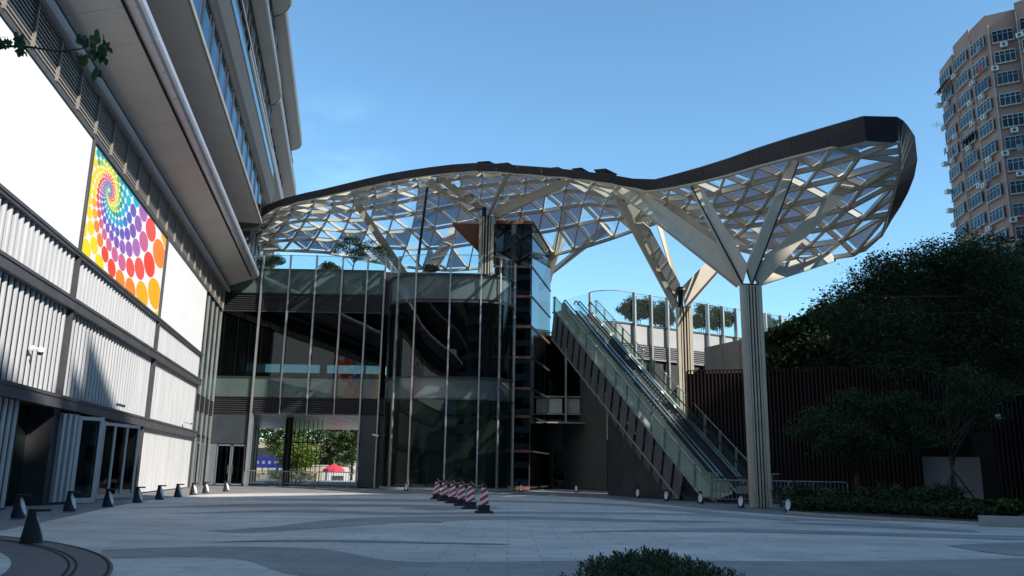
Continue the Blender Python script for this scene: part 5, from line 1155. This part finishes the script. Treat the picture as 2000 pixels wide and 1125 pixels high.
# ================================================================ APARTMENT TOWER, far right
AP = thing('apartment_tower', 'pinkish high rise apartment block with zigzag bays, window frames and air conditioners', 'apartment block', (50, 108, 0))
seg = [(1834, 118, 1860, 112.5, 133, 113), (1860, 112, 1891, 107, 86, 62), (1891, 106.5, 1925, 102, 58, 33), (1925, 101.7, 1980, 100, 33, 16), (1980, 99.2, 2040, 96.5, 10, -20)]
pts2 = []; zt0 = []
for a, Ya, b, Yb, ta, tb2 in seg:
    pa_, pb_ = atY(a, 480, Ya), atY(b, 480, Yb); # plan from a low reference line; lean is perspective only
    pa_ = atY(a, ta, Ya); pb_ = atY(b, tb2, Yb); pts2.append((pa_.xy, pb_.xy)); zt0.append((pa_.z + pb_.z) / 2)
mb = MB(); mc = MB(); FH = 3.05
for (a, b), z in zip(pts2, zt0): mb.prism([(a.x, a.y), (b.x, b.y), (b.x + 14, b.y + 12), (a.x + 14, a.y + 12)], 0, z)
mb.build('wall', M['apt'], AP)
ra = random.Random(12)
def AF(k, f, n, z):
    a, b = pts2[k]; d = (b - a); nn = Vector((d.y, -d.x)).normalized()
    if nn.dot(a) > 0: nn = -nn
    p = a + d * f + nn * n; return Vector((p.x, p.y, z))
def abox(mb, k, f0, f1, n0, n1, z0, z1):
    c = [AF(k, f, n, 0) for f, n in ((f0, n0), (f1, n0), (f1, n1), (f0, n1))]; mb.prism([(p.x, p.y) for p in c], z0, z1)
zroof = min(zt0)
for k in range(5):
    a, b = pts2[k]; w_ = (b - a).length
    z = zt0[k] - 4.6 if k else zt0[k] - 3.3; fl = 0
    while z > 20 and fl < 17:
        if k == 4 and w_ < 2: break
        m0, m1 = (.14, .86); hh = 1.65; z0 = z + .2
        mb = MB(); abox(mb, k, m0, m1, .30, .36, z0, z0 + hh); gl_ = mb.build('window', G['apt'], AP)
        mb = MB(); nb = 4 if w_ > 3 else 3
        for q in range(nb + 1): f = m0 + (m1 - m0) * q / nb; abox(mb, k, f - .03 / w_, f + .03 / w_, .28, .42, z0, z0 + hh)
        abox(mb, k, m0, m1, .28, .42, z0 + hh - .06, z0 + hh + .04); abox(mb, k, m0, m1, .28, .42, z0 + hh * .68, z0 + hh * .68 + .05)
        mb.build('frame', M['frame_w'] if ra.random() < .55 else M['door_frame'], gl_)
        mb = MB(); abox(mb, k, m0 - .03, m1 + .03, .0, .48, z0 - .14, z0); mb.build('sill', M['apt_trim'], gl_)
        mb = MB(); abox(mb, k, m0, m1, .22, .27, z0, z0 + hh); mb.build('curtain', M['curtain'] if ra.random() < .6 else M['dark_in'], gl_)
        if ra.random() < .72:
            f = ra.choice((.1, .5, .86)); mb = MB(); zc = z0 - .95 + ra.uniform(-.1, .15); hw = .42 / w_
            abox(mb, k, f - hw, f + hw, .35, .75, zc, zc + .62); acu = mb.build('air_conditioner', M['ac'], AP)
            mb = MB(); c = AF(k, f, .755, zc + .31); dd = (b - a).normalized(); pts_ = [c + Vector((dd.x, dd.y, 0)) * (.23 * math.cos(t_)) + Vector((0, 0, .23 * math.sin(t_))) for t_ in [2 * math.pi * i / 12 for i in range(12)]]; mb.add(pts_, [tuple(range(12))]); mb.build('fan_grille', M['ac_d'], acu)
        z -= FH; fl += 1
for k, zf, m_ in ((1, 16.4, 'awning'), (0, 4.4, 'ledge')):
    z = zt0[k] - zf; mb = MB(); c = [AF(k, .1, .4, z + 1.0), AF(k, .95, .4, z + 1.0), AF(k, .95, 1.3, z + .3), AF(k, .1, 1.3, z + .3)]; mb.slab(c, .05); mb.build('awning', M[m_], AP)
# laundry and drainpipes
for q in range(9):
    k = ra.choice((0, 1, 2, 3)); z = zt0[k] - 4.2 - FH * ra.randint(0, 10); f = ra.uniform(.2, .7); mb = MB()
    for c_ in range(3): abox(mb, k, f + c_ * .07, f + c_ * .07 + .05, .95, .98, z - .75 - ra.uniform(0, .3), z)
    abox(mb, k, f - .05, f + .28, .94, .97, z, z + .03); mb.build('laundry', [M['awning'], M['curtain'], M['red']][q % 3 if q % 5 else 1], AP)
for k in range(1, 5):
    mb = MB(); p_ = AF(k, .03, .12, 0); mb.tube([(p_.x, p_.y, 0), (p_.x, p_.y, zt0[k] - 1.5)], .07, 6); mb.build('drainpipe', M['apt_trim'], AP)
# ac units on the left return side and aerial
for z in (zt0[0] - 6, zt0[0] - 15.6, zt0[0] - 20, zt0[0] - 23, zt0[0] - 29):
    p = AF(0, 0, .2, z); mb = MB(); mb.box(p.x - .8, p.x, p.y - .4, p.y + .3, z, z + .62); mb.build('air_conditioner', M['ac'], AP)
p = AF(0, 0, .2, zt0[0] - 9); mb = MB()
for k in range(3): mb.tube([(p.x, p.y, p.z + .1 * k), (p.x - 2.2 + .4 * k, p.y - .2, p.z + .35 * k - .2)], .02, 4)
mb.tube([(p.x - 1.2, p.y, p.z - .4), (p.x - 1.0, p.y, p.z + .6)], .02, 4); mb.build('aerial', M['dark_metal'], AP)
# ================================================================ STREET beyond the passage
def bx(name, mt, parent, *a): mb = MB(); mb.box(*a); return mb.build(name, mt, parent)
YS = 118
for k, (px, py, r, hh, mt, lb) in enumerate(((583, 893, 2.6, 4.9, 'bright', 'rounded yellow green bush tree seen through the passage'), (640, 868, 6.2, 9, 'mid', 'dense green street tree seen in the middle of the passage opening'), (545, 855, 5, 9, 'mid', 'street tree behind the bars at the left of the passage'), (690, 862, 5, 9, 'ever', 'street tree at the right edge of the passage opening'))):
    Y = 108 if k == 0 else 122; c = T(px, py, Y)
    tree('street_tree' if k else 'round_bush', lb, (c[0], Y, 0), c[2] * .8, blobset(c, (r, r * .8, r * (.75 if k else 1.0)), 14, random.Random(k + 50), (.45, .7)), 9000, .17 if k else .12, LM[mt], (0, 0), .22, clump=.3, seed=50 + k, limbs=8)
SB = thing('street_shop', 'low shop row across the street with a dark fascia sign, through the passage', 'shop', (-28, 134, 0))
bx('wall', M['beige'], SB, -46, -10, 134, 140, 0, 6); bx('fascia_sign', M['dark_in'], SB, -40, -28, 133.7, 134, 2.6, 4.6); bx('fascia_sign', plain('sign_olive', (.12, .10, .03)), SB, -27.5, -20, 133.7, 134, 2.4, 4.0)
for a, b in ((-38, -35), (-33, -29.5), (-26, -23)): bx('window', G['blue'], SB, a, b, 133.8, 133.9, .4, 2.4)
BS = thing('blue_sign_board', 'blue sign board behind the bars of the passage', 'sign', (-36, 116, 0)); q = atY(512, 903, 112); bx('board', M['blue_sign'], BS, q.x - 3.2, q.x + 3.2, 112, 112.2, q.z - .7, q.z + .7)
for x in (-3, 0, 3): bx('post', M['stainless'], BS, q.x + x - .08, q.x + x + .08, 112.22, 112.4, 0, q.z)
for i in range(6): bx('letter', M['curtain'], BS, q.x - 2.4 + i * .8, q.x - 2.05 + i * .8, 111.96, 111.99, q.z - .2, q.z + .2)
WH = thing('white_house', 'pale house wall and curved roof at the right of the passage view', 'house', (-20, 128, 0)); q = atY(686, 862, 126); bx('wall', M['pale_wall'], WH, q.x - 2.5, q.x + 6, 127, 133, 0, q.z); mb = MB(); mb.tube([(q.x - 4, 126.8, q.z - .3), (q.x - 1, 126.8, q.z + .6), (q.x + 2, 126.8, q.z + .8), (q.x + 6, 126.8, q.z + .3)], .5, 8); mb.build('roof', M['spandrel_pale'], WH)
UM = thing('parasol', 'red parasol on the sunlit street seen through the passage', 'parasol', (0, 0, 0)); q = atY(652, 915, 112); UM.location = (q.x, 112, 0); OFF[UM.name] = Vector((q.x, 112, 0))
mb = MB(); n = 10; mb.add([(q.x + 1.45 * math.cos(2 * math.pi * i / n), 112 + 1.45 * math.sin(2 * math.pi * i / n), q.z - .1) for i in range(n)] + [(q.x, 112, q.z + .7)] + [(q.x + 1.45 * math.cos(2 * math.pi * i / n), 112 + 1.45 * math.sin(2 * math.pi * i / n), q.z - .4) for i in range(n)], [(i, (i + 1) % n, n) for i in range(n)] + [(i, n + 1 + i, n + 1 + (i + 1) % n, (i + 1) % n) for i in range(n)]); mb.build('canopy', M['red'], UM); mb = MB(); mb.tube([(q.x, 112, 0), (q.x, 112, q.z + 1)], .05, 6); mb.build('pole', M['stainless'], UM)
WW = thing('white_hoarding', 'low white hoarding behind the parasol', 'hoarding', (-24, 116, 0)); a_, b_ = atY(630, 925, 115), atY(680, 925, 115); bx('panel', M['pale_wall'], WW, a_.x, b_.x, 115, 115.2, 0, atY(650, 912, 115).z); mb = MB(); mb.box(a_.x + .5, a_.x + .7, 114.9, 115, 0, 1.5); mb.build('post', M['stainless'], WW)
LWL = thing('garden_wall', 'low beige garden wall along the street through the passage', 'wall', (-30, 118, 0)); a_, b_ = atY(560, 920, 119), atY(640, 920, 119); bx('wall', M['beige'], LWL, a_.x, b_.x, 119, 119.4, 0, 1.9); bx('coping', M['kerb'], LWL, a_.x, b_.x, 118.9, 119.5, 1.905, 2.05)
a_ = atY(510, 940, 106); hedge('street_hedge', 'clipped yellow green hedge just beyond the passage', [(a_.x + k * 1.2, 106, .5) for k in range(6)], .9, .5, .55, 3500, .09, LM['bright'], 91)
# ================================================================ BUILDINGS behind the viewpoint (shade and reflections)
OB = thing('curved_office_block', 'pale curved office block behind the viewpoint', 'office block', (10, -50, 0))
arc = [(6 + 34 * math.sin(a), -84 + 34 * math.cos(a)) for a in [R(-50 + 100 * k / 20) for k in range(21)]]
for f in range(13):
    z = 4 * f; mb = MB(); mb.sheet([(x, y, z + 2.4) for x, y in arc], [(x, y, z + 4) for x, y in arc]); mb.build('band', M['concrete'], OB)
    mb = MB(); mb.sheet([(6 + (x - 6) * .985, -84 + (y + 84) * .985, z) for x, y in arc], [(6 + (x - 6) * .985, -84 + (y + 84) * .985, z + 2.4) for x, y in arc]); mb.build('window_band', G['office'], OB)
mb = MB(); mb.prism([(6 + (x - 6) * .96, -84 + (y + 84) * .96) for x, y in arc][::-1] + [(-20, -110), (32, -110)][::1], 0, 52.2); mb.build('core', M['dark_in'], OB)
RB = thing('shade_casting_block', 'unseen block added to the right of the plaza, stepped in height to cast its shade', 'office block', (60, 0, 0))
ax_ = Vector((.834, -.552)); px_ = Vector((.552, .834)); D0 = 44
def shp(s0, s1, z): 
    P = [ax_ * D0 + px_ * s0, ax_ * (D0 + 24) + px_ * s0, ax_ * (D0 + 24) + px_ * s1, ax_ * D0 + px_ * s1]; mb.prism([(p.x, p.y) for p in P], 0, z)
tn_ = math.tan(R(SUN_EL))
mb = MB()
for s0_, s1_, te in ((-60, 17, 36), (17, 18.2, 39), (18.2, 19.4, 42), (19.4, 27.7, 45.3), (27.7, 43, 37), (43, 110, 30)): shp(s0_, s1_, (te + D0) * tn_)  # added unseen block: step heights follow where its shade should end
mb.build('block', M['concrete'], RB)
for f in range(13):
    mb = MB(); z = 2 + f * 3.9
    for q in range(60):
        s_ = -58 + q * 2.75; p = ax_ * (D0 - .05) + px_ * s_; p2 = p + px_ * 1.6
        if z + 2 > ((29 if s_ > 40 else 35) + D0) * tn_: continue
        mb.add([(p.x, p.y, z), (p2.x, p2.y, z), (p2.x, p2.y, z + 2.1), (p.x, p.y, z + 2.1)], [(0, 1, 2, 3)])
    if mb.v: o = mb.build('window', G['office'], RB); o['kind'] = 'stuff'
LB = thing('grey_tower', 'tall grey tower behind the viewpoint, outside the photo', 'tower', (-40, -60, 0)); bx('block', M['concrete'], LB, -64, -34, -80, -46, 0, 95)
for f in range(20): bx('window_band', G['office'], LB, -63, -35, -45.99, -45.9, 3 + f * 4.4, 5.6 + f * 4.4)
bpy.data.objects.remove(tp)
